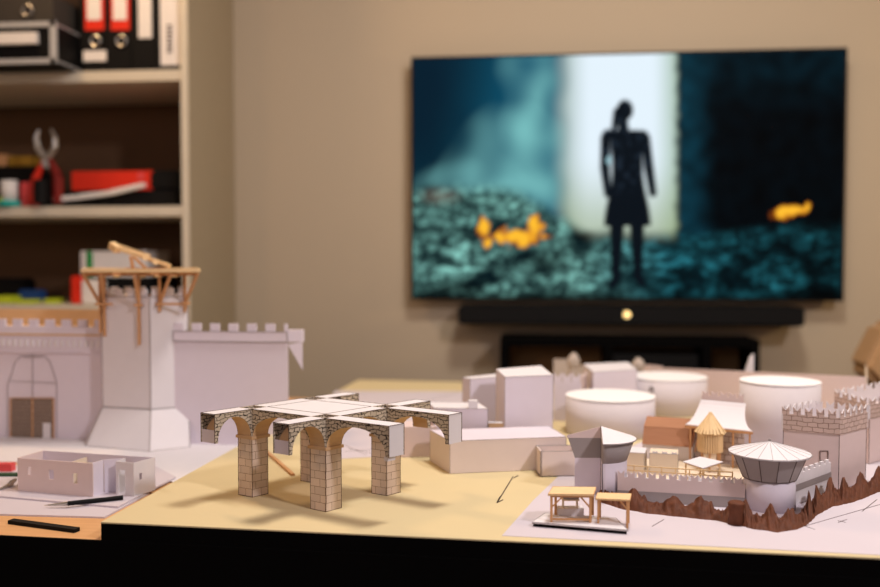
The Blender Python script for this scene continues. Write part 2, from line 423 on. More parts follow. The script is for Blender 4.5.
for a, b in zip(segs, segs[1:]): mb.beam(on_wall(*a), on_wall(*b), .0007, .0008)
for a, b in (((33, 354), (33, 398)), ((9, 381), (56, 383)), ((24, 357), (43, 357))): mb.beam(on_wall(*a), on_wall(*b), .0007, .0008)
mb.build('drawn_arch', 'grey', cw)
# walkway behind
bk0, bk1 = wl0 - nW * .15, wl1 - nW * .15
zb = H(bk1, 310)
MB().slab(bk0, bk1, [(0, CZ), (Lw, CZ), (Lw, zb), (0, zb)], .004).build('back_wall', 'kraft', cw)
MB().prism([wl0 - nW * .006, wl1 - nW * .006, bk1, bk0], zt - .012, zt - .009).build('walkway', 'kraft', cw)
# tower
tc_ = G(149.6, 451, CZ)
tA = G(149.6, 451.5, CZ); tL = G(86, 446, CZ); tR = G(190, 447, CZ)
back = Vector((VH.x, VH.y)) * .12
bp_ = [tA, tR, tR * 1.07, tL * 1.07, tL]
sh_c = GD(149.3, 1.533); sh_l = GD(101, 1.56); sh_r = GD(187.5, 1.565)
sk_r, sk_l = sh_r * 1.065, sh_l * 1.065
tp_ = [sh_c, sh_r, sk_r, sk_l, sh_l]
zf = H(sh_c, 409.5); zs = H(sh_c, 297)
tw = thing('castle_tower', 'lilac-white paper tower with sloped foot carrying a wooden hoarding', 'castle model', V3((tA + back * .5), CZ))
MB().solid([V3(p, CZ) for p in bp_], [V3(p, zf) for p in tp_]).outline(.0014).build('sloped_foot', ['white', 'grey'], tw)
MB().prism(tp_, zf, zs).outline(.0014).build('shaft', ['white', 'grey'], tw)
for a, b in ((sh_l, sh_c), (sh_c, sh_r), (sh_r, sk_r), (sk_r, sk_l), (sk_l, sh_l)):
    L = dist(a, b)
    MB().slab(a, b, merlons(L, zs, zs + .001, .013, .0245, .013, start=.004), .003).build('battlement', 'white', tw)
# hoarding platform
zp = zs + .030
hA = GD(149, 1.475); hc = (sh_l + sh_r) / 2 + back * .4
PF = [GD(82, 1.50), GD(199, 1.50), GD(196, 1.70), GD(88, 1.70)]
zp = H(PF[0], 272)
ho = thing('wooden_hoarding', 'balsa wood fighting platform on struts around the castle tower top', 'platform', V3(hc, zs))
mb = MB()
for i in range(4): mb.beam(V3(PF[i], zp + .0025), V3(PF[(i + 1) % 4], zp + .0025), .005, .005)
mb.build('rim', 'balsa', ho)
mb = MB(); N = 15
for i in range(N):
    if i in (4, 9): continue
    f = (i + .5) / N
    a = PF[0].lerp(PF[1], f); b = PF[3].lerp(PF[2], f)
    mb.beam(V3(a, zp - .0005), V3(b, zp - .0005), .0095, .0016)
mb.build('planking', 'balsa', ho)
mb = MB()
for f in (.18, .30, .52, .66, .80):
    a = PF[0].lerp(PF[1], f); b = PF[3].lerp(PF[2], f - .05)
    mb.beam(V3(a.lerp(b, .05), zp - .008), V3(a.lerp(b, .75), zp - .008), .010, .002)
mb.build('hanging_boards', 'balsa', ho)
mb = MB()
for f in (.12, .38, .62, .88):
    a = PF[0].lerp(PF[3], f); b = PF[1].lerp(PF[2], f); mb.beam(V3(a, zp - .004), V3(b, zp - .004), .004, .005)
mb.build('joists', 'balsa2', ho)
for (fx, foot, pyb, pyh) in ((82.5, 101, 333, 304), (101, 104, 336, 304), (134, 139, 345, 305), (171, 158, 312, 304), (198, 184, 312, 303)):
    t0 = GD(fx, 1.502)
    wall = sh_l.lerp(sh_c, (foot - 101) / 48) if foot < 149 else sh_c.lerp(sh_r, (foot - 149) / 38.5)
    w2 = wall + (t0 - wall).normalized() * .004
    mb = MB(); z1 = H(w2, pyh)
    mb.beam(V3(w2, H(w2, pyb)), V3(w2, zp - .002), .0042, .0042)
    mb.beam(V3(t0 , zp - .002), V3(w2, z1), .0042, .0042)
    mb.beam(V3(w2 + (w2 - wall) * 1.5, z1), V3(w2 - (w2 - wall) * .0 , z1), .014, .004)
    mb.build('strut', 'balsa2', ho)
for pts in (((96, 112)), ((155, 188))):
    a = GD(pts[0], 1.535); b = GD(pts[1], 1.535); z = H(a, 304)
    MB().beam(V3(a, z), V3(b, z), .004, .004).build('tie_beam', 'balsa2', ho)
# catapult on the platform
zc = zp + .0005
cc = GD(141, 1.58)
ct = thing('catapult', 'tiny wooden catapult tilted on top of the hoarding', 'catapult', V3(cc, zc))
r2 = Vector((VR.x, VR.y)); f2 = Vector((VH.x, VH.y))
def cl(px, py, D): p = GD(px, D); return V3(p, H(p, py))
mb = MB(); mb.beam(cl(113, 247, 1.58), cl(170, 266, 1.56), .007, .006); mb.beam(cl(118, 246, 1.60), cl(150, 257, 1.60), .004, .008); mb.build('throwing_arm', 'balsa', ct)
mb = MB()
for D in (1.555, 1.605): mb.beam(V3(GD(126, D), zc + .003), V3(GD(166, D), zc + .003), .004, .005)
for D in (1.555, 1.605):
    mb.beam(V3(GD(133, D), zc + .005), cl(131, 256, D), .005, .004); mb.beam(V3(GD(146, D), zc + .005), cl(134, 257, D), .004, .004)
mb.beam(V3(GD(133, 1.55), zc + .012), V3(GD(133, 1.61), zc + .012), .004, .004)
mb.build('frame', 'balsa2', ct)
mb = MB(); mb.tube(cl(146, 257, 1.55), cl(146, 257, 1.61), .006, n=12); mb.tube(cl(156, 262, 1.55), cl(156, 262, 1.61), .005, n=12)
mb.build('windlass', 'balsa', ct)
mb = MB(); mb.beam(cl(112, 245, 1.585), cl(118, 250, 1.575), .012, .012); mb.build('sling_cup', 'balsa', ct)
# right curtain wall
rw = thing('curtain_wall', 'plain lilac paper curtain wall with square battlements right of the castle tower', 'castle model', V3(GD(230, 1.55), CZ))
r0, r1 = GD(173, 1.553), GD(287, 1.53); Lr = dist(r0, r1); zr = H(r1, 332); dR = (r1 - r0).normalized(); nR = Vector((dR.y, -dR.x))
MB().slab(r0, r1, merlons(Lr, CZ, zr, .0135, .0327, .0165, start=-.0), .004).build('wall', 'lav', rw)
zl = zr - .017
MB().slab(r0 + nR * .0025, r1 + nR * .0025, [(0, zl), (Lr, zl), (Lr, zr), (0, zr)], .0025).outline(.0011).build('parapet_band', ['lav', 'grey'], rw)
MB().prism([r0 - nR * .006, r1 - nR * .006, r1 - nR * .11, r0 - nR * .02 + dR * .06], zr - .01, zr - .007).build('walkway', 'cream', rw)
mb = MB(); a = r1 + dR * .0005; b = GD(302, 1.53); zz = H(a, 330); z2 = H(a, 342); dn = nR * -.012
mb.solid([V3(a, z2), V3(b, z2), V3(b + dn, z2), V3(a + dn, z2)], [V3(a, zz), V3(b, zz), V3(b + dn, zz), V3(a + dn, zz)])
z3 = H(a, 370)
mb.solid([V3(a, z2 - .004), V3(b, z3), V3(b, z2)], [V3(a + dn * .1, z2 - .004), V3(b + dn * .1, z3), V3(b + dn * .1, z2)])
mb.build('card_bracket', 'lav', rw)
# ---------------------------------------------------------------- small roofless house
hz = TZ + .0046
def gh(px, py): return G(px, py, hz)
hm = thing('house_model', 'small roofless lilac card house with window openings on the left sheet', 'house model', V3(gh(85, 485), hz))
hh = .045
FL, FR = gh(18, 490.5), gh(93, 497)
ax = (FR - FL).normalized(); ay = Vector((-ax.y, ax.x))
fd = dist(FL, FR)
Q = lambda s, t: FL + ax * s + ay * t
def wallp(mb, a, b, holes=(), t=.0014, z0=hz, h=hh, mi=0):
    """vertical card with rectangular openings (s0,s1,z0,z1)"""
    L = dist(a, b); cur = 0
    for (s0, s1, zz0, zz1) in holes:
        mb.slab(a, b, [(cur, z0), (s0, z0), (s0, z0 + h), (cur, z0 + h)], t, mi)
        if zz0 > 0: mb.slab(a, b, [(s0, z0), (s1, z0), (s1, z0 + zz0), (s0, z0 + zz0)], t, mi)
        mb.slab(a, b, [(s0, z0 + zz1), (s1, z0 + zz1), (s1, z0 + h), (s0, z0 + h)], t, mi)
        cur = s1
    mb.slab(a, b, [(cur, z0), (L, z0), (L, z0 + h), (cur, z0 + h)], t, mi)
mb = MB()
w_ = fd / 75
D2, DR = .050, .024
X1, X2, X3 = gh(117, 494.5), gh(134, 496.5), gh(155, 490)
wallp(mb, Q(0, 0), Q(fd, 0), [(w_ * 10.5, w_ * 13.5, .023, .034), (w_ * 31.5, w_ * 36.5, .019, .032), (w_ * 55.5, w_ * 60, .016, .030)])
mb.build('front_wall', 'pink', hm)
mb = MB(); wallp(mb, Q(0, .0016), Q(0, D2)); mb.build('left_wall', 'pink', hm)
r_in = X1 + ay * .020
mb = MB(); wallp(mb, Q(fd - .001, .0016), Q(fd - .001, DR)); wallp(mb, Q(fd, DR), r_in); mb.build('recess_wall', 'lav', hm)
mb = MB(); wallp(mb, X1, r_in); wallp(mb, X1, X2, [(.003, .014, 0, .034)]); wallp(mb, X2, X3, [(.010, .015, .02, .029)])
mb.build('side_room_wall', 'white', hm)
mb = MB(); wallp(mb, Q(0, D2), X3, [(.03, .035, .016, .03), (.07, .075, .016, .03), (.105, .11, .016, .03)]); mb.build('back_wall', 'lav', hm)
mb = MB(); wallp(mb, Q(fd * .62, .0016), Q(fd * .62, D2 - .002), h=hh * .9); wallp(mb, Q(fd * .63, D2 * .55), Q(fd - .003, D2 * .55), h=hh * .85); mb.build('inner_wall', 'cream', hm)
# ---------------------------------------------------------------- pencil, stylus, small desk things
pe = thing('pencil', 'black drafting pencil with a silver tip lying in front of the house model', 'pencil', V3(G(85, 502, TZ), hz))
za = hz + .0032
a = V3(G(68, 503.5, za), za); b = V3(G(123, 497.5, za), za); c = V3(G(50, 505, hz + .0016), hz + .0016); c2 = V3(G(44, 505.3, hz + .001), hz + .0008)
MB().tube(a, b, .003, n=12).build('barrel', 'black', pe)
MB().tube(c, a, .0012, .0028, n=12).tube(c2, c, .0003, .0012, n=8).build('tip', 'steel', pe)
mb = MB(); z = TZ + .0035
z = TZ + .0022; a = V3(G(11, 523, TZ), z); b = V3(G(77, 532, TZ), z)
mb.beam(a, b, .009, .004); mb.outline(.0004, mi=0)
mb.build('black_ruler', 'black', label='short black bar lying on bare wood at the table edge', category='ruler')
bx = G(3, 474, TZ)
MB().box((bx.x - .02, bx.y, TZ + .008), (.07, .014, .016), .1).build('coral_eraser', 'coral', label='coral red plastic stick at the left edge of the table', category='stick')
bx = G(6, 479, TZ)
MB().box((bx.x - .012, bx.y, TZ + .004), (.075, .012, .008), .12).build('green_stick', 'dgreen', label='dark green stick lying in front of the coral red one', category='stick')
mb = MB(); zq = hz + .002
a = V3(G(-8, 493, hz), zq); b = V3(G(13, 486, hz), zq)
mb.tube(a, b, .0018, n=8)
mb.tube(V3(G(2, 490, hz), zq), V3(G(14, 484, hz), zq + .004), .0016, n=8)
for i in range(3):
    p = V3(G(9 + i * 2, 488 - i, hz), zq + .003); mb.tube(p, p + Vector((.002, .004, .004)), .0022, n=8)
mb.build('binder_clip', 'steel', label='small metal clip on the white sheet at the far left edge', category='clip')
# ---------------------------------------------------------------- white block buildings behind the bridge
def block(name, tops, z, label, m='lav', top='white', z0=None, cat='paper building', ol=True, ink='grey'):
    """closed card block whose roof corners sit at height z above the board"""
    P = [G(px, py, BZ + z) for px, py in tops]
    mb = MB().prism(P, z0 or BZ + ss, BZ + z, 0, 2)
    if ol: mb.outline(.0006, zmin=BZ + z - .001)
    return mb.build(name, [m, ink, top], label=label, category=cat)
zA = .0455
A0 = G(450, 474, BZ); zA = H(A0, 441) - BZ
aD = (GD(566, 1.245) - A0)
A1 = G(566, 469, BZ)
dA = (A1 - A0).normalized(); nA = Vector((-dA.y, dA.x))
LA = dist(A0, A1)
# long low block (L-shaped)
pA = [A0, A0 + dA * LA, A0 + dA * LA + nA * .115, A0 - dA * .012 + nA * .115, A0 - dA * .012 + nA * .0]
pA = [A0, A0 + dA * LA, A0 + dA * LA + nA * .085, A0 - dA * .014 + nA * .085]
ob = thing('barracks_block', 'long low white card block with the bridge arm resting against its left end', 'paper building', V3(A0 + dA * LA / 2 + nA * .06, BZ + ss))
MB().prism(pA, BZ + ss, BZ + zA, 0, 2).outline(.0006, zmin=BZ + zA - .001).build('main_body', ['blush', 'grey', 'lav'], ob)
b0 = G(437, 457, BZ); b1 = G(401, 457.5, BZ)
MB().slab(b1, b0, [(0, BZ + ss), (dist(b0, b1), BZ + ss), (dist(b0, b1), BZ + zA), (0, BZ + zA)], .05).build('rear_wing', ['pink'], ob)
z2 = zA + .018
c0 = A0 + dA * .004 + nA * .13
u0 = GD(434, 1.37); u1 = GD(488, 1.362); hC = H(u0, 408)
MB().prism([u0, u1, u1 + nA * .06, u0 + nA * .06], BZ + ss, hC, 0, 2).outline(.0006, zmin=hC - .001).build('raised_block', ['lav', 'grey', 'white'], ob)
u2 = GD(489, 1.36); u3 = GD(504, 1.358); hD = H(u2, 423)
MB().prism([u2, u3, u3 + nA * .012, u2 + nA * .012], BZ + ss, hD, 0, 2).outline(.0006, zmin=hD - .001).build('step', ['kraft', 'grey', 'white'], ob)
# tall block, leaning block behind, etc.
block('keep_block', [(505, 377), (553, 375), (541, 365.5), (496, 369)], .1205, 'tallest plain lilac card block with a white roof, left of the battlemented strip')
fb = block('leaning_block', [(470, 379), (504, 376.5), (499, 373.5), (462.5, 377.3)], .1005, 'lilac card block tucked behind the left side of the tallest block')
q = G(473, 408, hC)
MB().box((q.x, q.y, hC + .006), (.014, .012, .012), .1).build('white_cube', 'white', label='tiny white paper cube on the low raised roof left of the tallest block', category='paper cube')
q0, q1 = GD(554, 1.67), GD(582, 1.66); L = dist(q0, q1); zw = H(q0, 382)
gw = thing('battlement_strip', 'white card strip with swallowtail battlements right of the tallest block', 'paper wall', V3(q0, BZ + ss))
MB().slab(q0, q1, merlons(L, BZ + ss, zw, H(q0, 372) - zw, L / 3, L / 3 - .002, 'tail'), .0015).build('front_face', ['lav'], gw)
q2 = GD(588, 1.72); L2 = dist(q1, q2)
MB().slab(q1, q2, merlons(L2, BZ + ss, zw - .0, .014, L2 / 3, L2 / 3 - .004, 'tail'), .0015).build('side_face', ['pink'], gw)
block('gatehouse_block', [(593, 372), (637, 369.5), (628, 362), (583, 364)], .090, 'lilac card block with white roof between the two tiny pointed turrets')
# far wall with turrets
fz = BZ + ss
f0, f1, f2_ = GD(554, 2.04), GD(645, 2.0), GD(869, 1.62)
fw = thing('rear_curtain_wall', 'long pinkish card wall running along the back of the fortress', 'paper wall', V3((f1 + f2_) / 2, fz))
L = dist(f1, f2_); z0_, z1_ = H(f1, 367), H(f2_, 377)
ol_ = [(0, fz), (L, fz), (L, z1_), (L * .12, z0_ + (z1_ - z0_) * .12)]
for k in range(6): s = L * (.10 - .018 * k); ol_ += [(s, z0_ + .0005), (s, z0_ + .006), (s - .008, z0_ + .006), (s - .008, z0_ + .0005)]
ol_ = [p for p in ol_ if p[0] >= 0] + [(0, z0_)]
MB().slab(f1, f2_, ol_, .002).build('long_face', ['pink'], fw)
e0 = f2_; e1_ = GD(868, 1.80)
MB().slab(f2_, e1_, [(0, fz), (dist(e0, e1_), fz), (dist(e0, e1_), z1_), (0, z1_)], .002).build('end_face', 'cream', fw)
L0 = dist(f0, f1); zq_ = H(f0, 359)
MB().slab(f0, f1, [(0, fz), (L0, fz), (L0, z0_), (L0 * .25, z0_), (L0 * .25, zq_), (0, zq_)], .002).build('stepped_face', 'taupe', fw)
def turret(px, D, ytop, yb, label):
    c = GD(px, D); zt_ = H(c, ytop); zb_ = fz; r = .0135
    h = zt_ - H(c, yb)
    t = thing('turret', label, 'turret', V3(c, fz), 'pointed turrets on the rear wall')
    MB().lathe(c, [(0, fz), (r * .8, fz), (r * .8, zt_ - h * .75), (r, zt_ - h * .6), (r, zt_ - h * .35), (0, zt_ - h * .35)], 8, smooth=False).build('shaft', 'taupe', t)
    MB().lathe(c, [(r, zt_ - h * .35), (r * .55, zt_ - h * .12), (0, zt_)], 8, smooth=False).build('pointed_roof', 'taupe', t)
turret(574, 1.93, 352, 373, 'tiny pointed cream turret right above the swallowtail battlements')
turret(639, 1.93, 357, 375, 'tiny pointed cream turret right of the gatehouse block')
fa, fb_ = GD(747, 1.84), GD(755, 1.84)
L = dist(fa, fb_)
MB().slab(fa, fb_, [(0, fz), (L, fz), (L, H(fa, 354)), (L * .55, H(fa, 357)), (0, H(fa, 371))], .006).build('paper_fin', 'white', label='thin white pointed card fin standing behind the rear wall', category='paper piece')
# drums
def drum(px, D, rpx, ytop, label, cut=None, flat=None):
    c = GD(px, D); r = rpx * D / F; zt_ = H(c, ytop); n = 48
    t = thing('round_tower', label, 'round tower', V3(c, fz), 'big plain round towers')
    a0 = math.degrees(YAW)
    if flat: pr = dict(a0=a0 + flat[0], a1=a0 + flat[1])
    else: pr = {}
    MB().lathe(c, [(0, fz), (r, fz), (r, zt_ - .0012), (0, zt_ - .0012)], n, **pr).build('drum', 'shaded_drum', t)
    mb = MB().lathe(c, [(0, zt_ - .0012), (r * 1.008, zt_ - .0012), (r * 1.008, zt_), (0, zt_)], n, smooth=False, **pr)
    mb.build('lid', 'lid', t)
    return c, r, zt_, t
for f in (drum(611, 1.56, 44, 395, 'wide white round tower nearest the front, behind the wedge-cut turret'),): pass
cJ, rJ, zJ, tJ = drum(668.5, 1.78, 38.5, 376, 'white round tower with a tiny drawn window, behind the front drum')
cK, rK, zK, tK = drum(781.5, 1.46, 38.5, 380.5, 'tall white round tower standing behind the square brick-topped tower')
ang = math.radians(math.degrees(YAW) - 127)
wp = cJ + Vector((math.cos(ang), math.sin(ang))) * (rJ + .0006)
mb = MB()
for (dx, dz, sx, sz) in ((-.003, -.016, .0014, .011), (.003, -.016, .0014, .011), (0, -.010, .0075, .0014)):
    t2 = Vector((-math.sin(ang), math.cos(ang)))
    q = wp + t2 * dx; mb.box((q.x, q.y, zJ + dz - .004), (sx, .0012, sz), ang + math.pi / 2)
mb.build('drawn_window', 'ink', tJ)
# small open box in front of the long block
bxt = thing('open_box', 'small open-topped cream card box between the long block and wedge-cut turret', 'paper box', V3(G(556, 477, BZ), fz))
o0 = G(540.5, 477, BZ); o1 = G(580, 476.5, BZ); dO = (o1 - o0).normalized(); nO = Vector((-dO.y, dO.x)); zO = H(o0, 451.5)
mb = MB(); LO = dist(o0, o1)
for a, b in ((o0, o1), (o1, o1 + nO * .04), (o1 + nO * .04, o0 + nO * .04), (o0 + nO * .04, o0)):
    L = dist(a, b); mb.slab(a, b, [(0, fz), (L, fz), (L, zO), (0, zO)], .0018)
mb.prism([o0, o1, o1 + nO * .04, o0 + nO * .04], fz, fz + .001)
mb.outline(.0004, mi=1).build('box_walls', ['blush', 'grey'], bxt)
# ---------------------------------------------------------------- fortress front
# wedge-cut turret
qt = G(603, 503, BZ); qD = VH.dot(V3(qt, 0))
qc = GD(602, 1.145)
def hq(py): return H(qc, py)
S_ = 1.145 / F
tq = thing('wedge_cut_turret', 'round paper turret with a flared head and its front-left quarter cut away', 'turret model', V3(qc, fz))
aa = math.degrees(YAW)
MB().lathe(qc, [(0, fz), (26 * S_, fz), (26 * S_, hq(458)), (0, hq(458))], 30, aa - 97, aa + 178, smooth=True).build('body', 'lav', tq)
MB().lathe(qc, [(0, hq(458)), (26 * S_, hq(458)), (33 * S_, hq(438)), (0, hq(438))], 30, aa - 97, aa + 178).build('flared_head', 'grey', tq)
tdir = Vector((math.cos(math.radians(aa + 178)), math.sin(math.radians(aa + 178))))
MB().slab(qc + tdir * 34 * S_, qc, [(0, hq(438)), (34 * S_, hq(438)), (34 * S_, hq(426.5)), (0, hq(435.5))], .0008).build('cut_face_gable', 'pink', tq)
MB().lathe(qc, [(0, hq(438)), (35 * S_, hq(438)), (35 * S_, hq(437.3)), (0, hq(426))], 16, aa - 97, aa + 92, smooth=False).outline(.0005, 12).build('cone_roof', ['white', 'grey'], tq)
mb = MB()
for r, y0, y1 in ((26.3, 500, 458), (0.3, 500, 427)):
    t = math.radians(aa - 97); d = Vector((math.cos(t), math.sin(t)))
    p = qc + d * r * S_; mb.beam(V3(p, fz), V3(p, hq(y1)), .0007)
mb.build('seam', 'ink', tq)
# round corner turret with cone roof
rc = GD(772, 1.082); S2 = 1.082 / F
def hr(py): return H(rc, py)
tr = thing('cone_roof_turret', 'round paper turret with a flared grey head and pleated white cone roof', 'turret model', V3(rc, fz))
MB().lathe(rc, [(0, fz), (25.5 * S2, fz), (24.5 * S2, hr(477)), (0, hr(477))], 40).build('body', 'lav', tr)
MB().lathe(rc, [(0, hr(477)), (26 * S2, hr(477)), (36 * S2, hr(453)), (0, hr(453))], 12, smooth=False).outline(.0007, 20).build('flared_head', ['grey', 'ink'], tr)
MB().lathe(rc, [(0, hr(453)), (40 * S2, hr(453)), (40 * S2, hr(452)), (0, hr(440.5))], 18, smooth=False).outline(.00045, 5).build('cone_roof', ['white', 'grey'], tr)
MB().lathe(rc, [(0, hr(441.5)), (.0018, hr(441.5)), (.0018, hr(439)), (0, hr(438))], 10).build('finial', 'grey', tr)
mb = MB(); p = rc + r2 * 25.2 * S2; mb.box((p.x, p.y, (fz + hr(478)) / 2), (.002, .007, hr(478) - fz), YAW); mb.build('joint_flap', 'white', tr)
# front crenellated wall with bands
w0, w1 = GD(619, 1.112), GD(748, 1.075)
Lf = dist(w0, w1); dF = (w1 - w0).normalized(); nF = Vector((dF.y, -dF.x)); zF = H(w0, 476)
fwall = thing('front_wall_model', 'low lilac card wall with swallowtail battlements between the two turrets', 'paper wall', V3((w0 + w1) / 2, fz))
MB().slab(w0, w1, merlons(Lf, fz, zF - .001, .0085, Lf / 12, Lf / 12 * .66, 'tail'), .0012).build('parapet', ['pink', 'ink'], fwall)
mb = MB(); zm = zF - .0175
mb.slab(w0 + nF * .0008, w1 + nF * .0008, [(0, zm - .013), (Lf, zm - .013), (Lf, zm), (0, zm)], .0008); mb.build('grey_band', 'grey', fwall)
mb = MB()
mb.slab(w0 - nF * .016, w1 - nF * .016, merlons(Lf, fz, zF - .004, .0065, Lf / 13, Lf / 13 * .62, 'tail', .004), .0012)
mb.prism([w0 - nF * .002, w1 - nF * .002, w1 - nF * .0155, w0 - nF * .0155], zF - .008, zF - .007, 0)
mb.build('inner_parapet', 'white', fwall)
# timber rail behind the wall
g0, g1 = GD(622, 1.165), GD(735, 1.125)
mb = MB(); L = dist(g0, g1); dG = (g1 - g0).normalized(); zz = H(g0, 465)
for z in (zz, zz - .006): mb.beam(V3(g0, z), V3(g1, z), .0014, .0014)
k = 0.0
while k <= L: p = g0 + dG * k; mb.beam(V3(p, fz), V3(p, zz + .001), .0014); k += L / 8.01
mb.build('timber_rail', 'balsa', label='thin wooden railing just behind the low front wall', category='railing')
# side wall to the square tower
s0, s1 = GD(797, 1.085), GD(834, 1.155)
Ls = dist(s0, s1); zS = H(s0, 474); dS = (s1 - s0).normalized(); nS = Vector((dS.y, -dS.x))
zS1 = H(s1, 463)
sw = thing('side_wall_model', 'short white battlemented card wall joining the cone-roofed turret to the square tower', 'paper wall', V3((s0 + s1) / 2, fz))
MB().slab(s0, s1, merlons(Ls, fz, (zS + zS1) / 2, .0045, Ls / 7, Ls / 7 * .6, 'square'), .0025).build('parapet', 'white', sw)
MB().slab(s0 + nS * .0008, s1 + nS * .0008, [(0, zS - .022), (Ls, zS - .022), (Ls, zS - .014), (0, zS - .014)], .0008).build('grey_band', 'grey', sw)
# square tower
def square_tower(name, c, l, r, zt_, zb_, label, prt='bandbrick', win=None, mh=.010, nm=(5, 5), lm='pink', rm='white'):
    bk = l + r - c; P = [c, r, bk, l]
    t = thing(name, label, 'tower model', V3((c + bk) / 2, fz), None)
    o = MB().prism(P, fz, zb_).outline(.0006).build('shaft', [lm, 'ink'], t)
    cc_ = (c + bk) / 2
    for i, (a, b) in enumerate(((l, c), (c, r), (r, bk), (bk, l))):
        a2 = cc_ + (a - cc_) * 1.04; b2 = cc_ + (b - cc_) * 1.04
        L = dist(a2, b2); n = nm[i % 2]
        MB().slab(a2, b2, merlons(L, zb_, zt_ - mh, mh, L / n, L / n * .66, 'tail'), .0014, 0, 1, 1).build('parapet', [prt, 'white'], t)
    if win:
        px0, px1, y0, y1 = win
        d = (c - l).normalized(); n = Vector((d.y, -d.x)); pts = []
        for px, py in ((px0, y1), (px1, y1), (px1, y0), (px0, y0)):
            rr = ray(px, py); n3 = Vector((n.x, n.y, 0)); tt = (V3(l, CAM.z) - CAM).dot(n3) / rr.dot(n3); pts.append(CAM + rr * tt + n3 * .0005)
        mb = MB()
        for a, b in zip(pts, pts[1:] + pts[:1]): mb.beam(a, b, .0008)
        mb.build('drawn_window', 'ink', t)
    return t
sc_, sl_, sr_ = CF(.5177, 1.159), CF(.458, 1.193), CF(.5754, 1.207)
square_tower('square_tower', sc_, sl_, sr_, H(sc_, 410), H(sc_, 435), 'square paper tower with brick-printed swallowtail parapet right of the cone roof', win=(820, 828, 451, 461))
square_tower('square_tower', GD(872, 1.31), GD(838, 1.40), GD(925, 1.42), H(GD(872, 1.31), 398), H(GD(872, 1.31), 419), 'partly cropped brick-topped paper tower behind at the right picture edge', nm=(4, 6), win=(861, 866, 425, 437))
# far right wall by the frame edge
x0_, x1_ = sr_ + Vector((.004, .004)), GD(930, 1.17)
L = dist(x0_, x1_); zx = H(x0_, 402)
# ---------------------------------------------------------------- courtyard buildings
# curved-roof hall
hl = GD(703, 1.36); hrr = GD(745, 1.325)
zt_ = H(hl, 397.5); L = dist(hl, hrr); dH = (hrr - hl).normalized(); nH = Vector((dH.y, -dH.x))
hall = thing('curved_roof_hall', 'paper hall with a flared white roof on wooden posts and printed masonry', 'paper building', V3((hl + hrr) / 2, fz))
MB().slab(hl, hrr, merlons(L, fz, zt_ + .004, .007, L / 4.6, L / 4.6 * .7, 'tail', .001), .002).build('rear_gable', ['pink'], hall)
mb = MB(); N = 12; rows = []
for i in range(N + 1):
    f = i / N
    out = .052 * f
    drop = (math.sin(f * math.pi / 2) ** .8)
    z = (zt_ - .004) - drop * (zt_ - .004 - H(GD(745, 1.28), 430))
    wl = .001 + .006 * f; wr = .004 + .024 * f ** 1.7
    rows.append((V3(hl - dH * wl + nH * (out + .001), z), V3(hrr + dH * wr + nH * (out + .001), z)))
for (a, b), (c, d) in zip(rows, rows[1:]):
    o = Vector((0, 0, .0012)); mb.solid([a, b, d, c], [a + o, b + o, d + o, c + o])
mb.build('flared_roof', ['white', 'ink'], hall)
mb = MB(); (a, b) = rows[-1]
mb.beam(a - Vector((0, 0, .002)), b - Vector((0, 0, .002)), .003, .003)
for f in (.08, .5, .72, .96): p = a.lerp(b, f); mb.beam((p.x, p.y, fz), (p.x, p.y, p.z - .002), .0022)
mb.build('post_frame', 'balsa2', hall)
zm_ = rows[-1][0].z - .008
MB().slab(hl + nH * .03, hrr + nH * .03 + dH * .01, [(0, fz), (L + .01, fz), (L + .01, zm_), (0, zm_)], .002).build('masonry_wall', 'gridprint', hall)
mb = MB(); p = hl + dH * (L * .42) + nH * .031; mb.box((p.x, p.y, fz + .016), (.013, .002, .03), math.atan2(dH.y, dH.x)); mb.build('doorway', 'dark', hall)
# brown barn
bz = .0
bq0, bq1 = GD(643.5, 1.345), GD(694, 1.32)
dB = (bq1 - bq0).normalized(); nB = Vector((-dB.y, dB.x)); LB = dist(bq0, bq1)
ze = H(bq0, 428); zrf = ze + .006
barn = thing('brown_barn', 'brown corrugated card barn with a sloping roof behind the stick hut', 'paper building', V3((bq0 + bq1) / 2, fz))
zlow = H(bq0, 444)
MB().solid([V3(bq0 + nB * .004, fz), V3(bq1 + nB * .004, fz), V3(bq1 + nB * .05, fz), V3(bq0 + nB * .05, fz)],
           [V3(bq0 + nB * .004, zlow + .002), V3(bq1 + nB * .004, zlow + .002), V3(bq1 + nB * .05, zlow + .002), V3(bq0 + nB * .05, zlow + .002)]).build('base_wall', 'white', barn)
o = Vector((0, 0, .0012))
a, b = V3(bq0, zlow), V3(bq1, zlow); c, d = V3(bq1 + nB * .010 + dB * .004, ze), V3(bq0 + nB * .010 + dB * .001, ze)
e, f = V3(bq1 + nB * .046 + dB * .008, ze + .0095), V3(bq0 + nB * .046 + dB * .001, ze + .0095)
MB().solid([a, b, c, d], [p + V3(nB * .0015, 0) for p in (a, b, c, d)]).build('front_slope', 'brown_roof', barn)
MB().solid([d, c, e, f], [d + o, c + o, e + o, f + o]).build('back_slope', 'brown_roof', barn)
MB().solid([V3(bq1 + dB * .0005, zlow), V3(bq1 + nB * .045 + dB * .0005, zlow), e - dB.to_3d() * .006, c - dB.to_3d() * .004], [V3(bq1 - dB * .001, zlow), V3(bq1 + nB * .045 - dB * .001, zlow), e - dB.to_3d() * .0075, c - dB.to_3d() * .0055]).build('gable', 'brown_roof', barn)
mb = MB()
for s, x in ((.0, -4), (.008, 0)): mb.beam(V3(bq1 + dB * (.004 + s) - nB * .002, zlow - .006), V3(bq1 + dB * (.010 + s) + nB * .006, ze), .0014)
mb.build('gable_sticks', 'balsa2', barn)
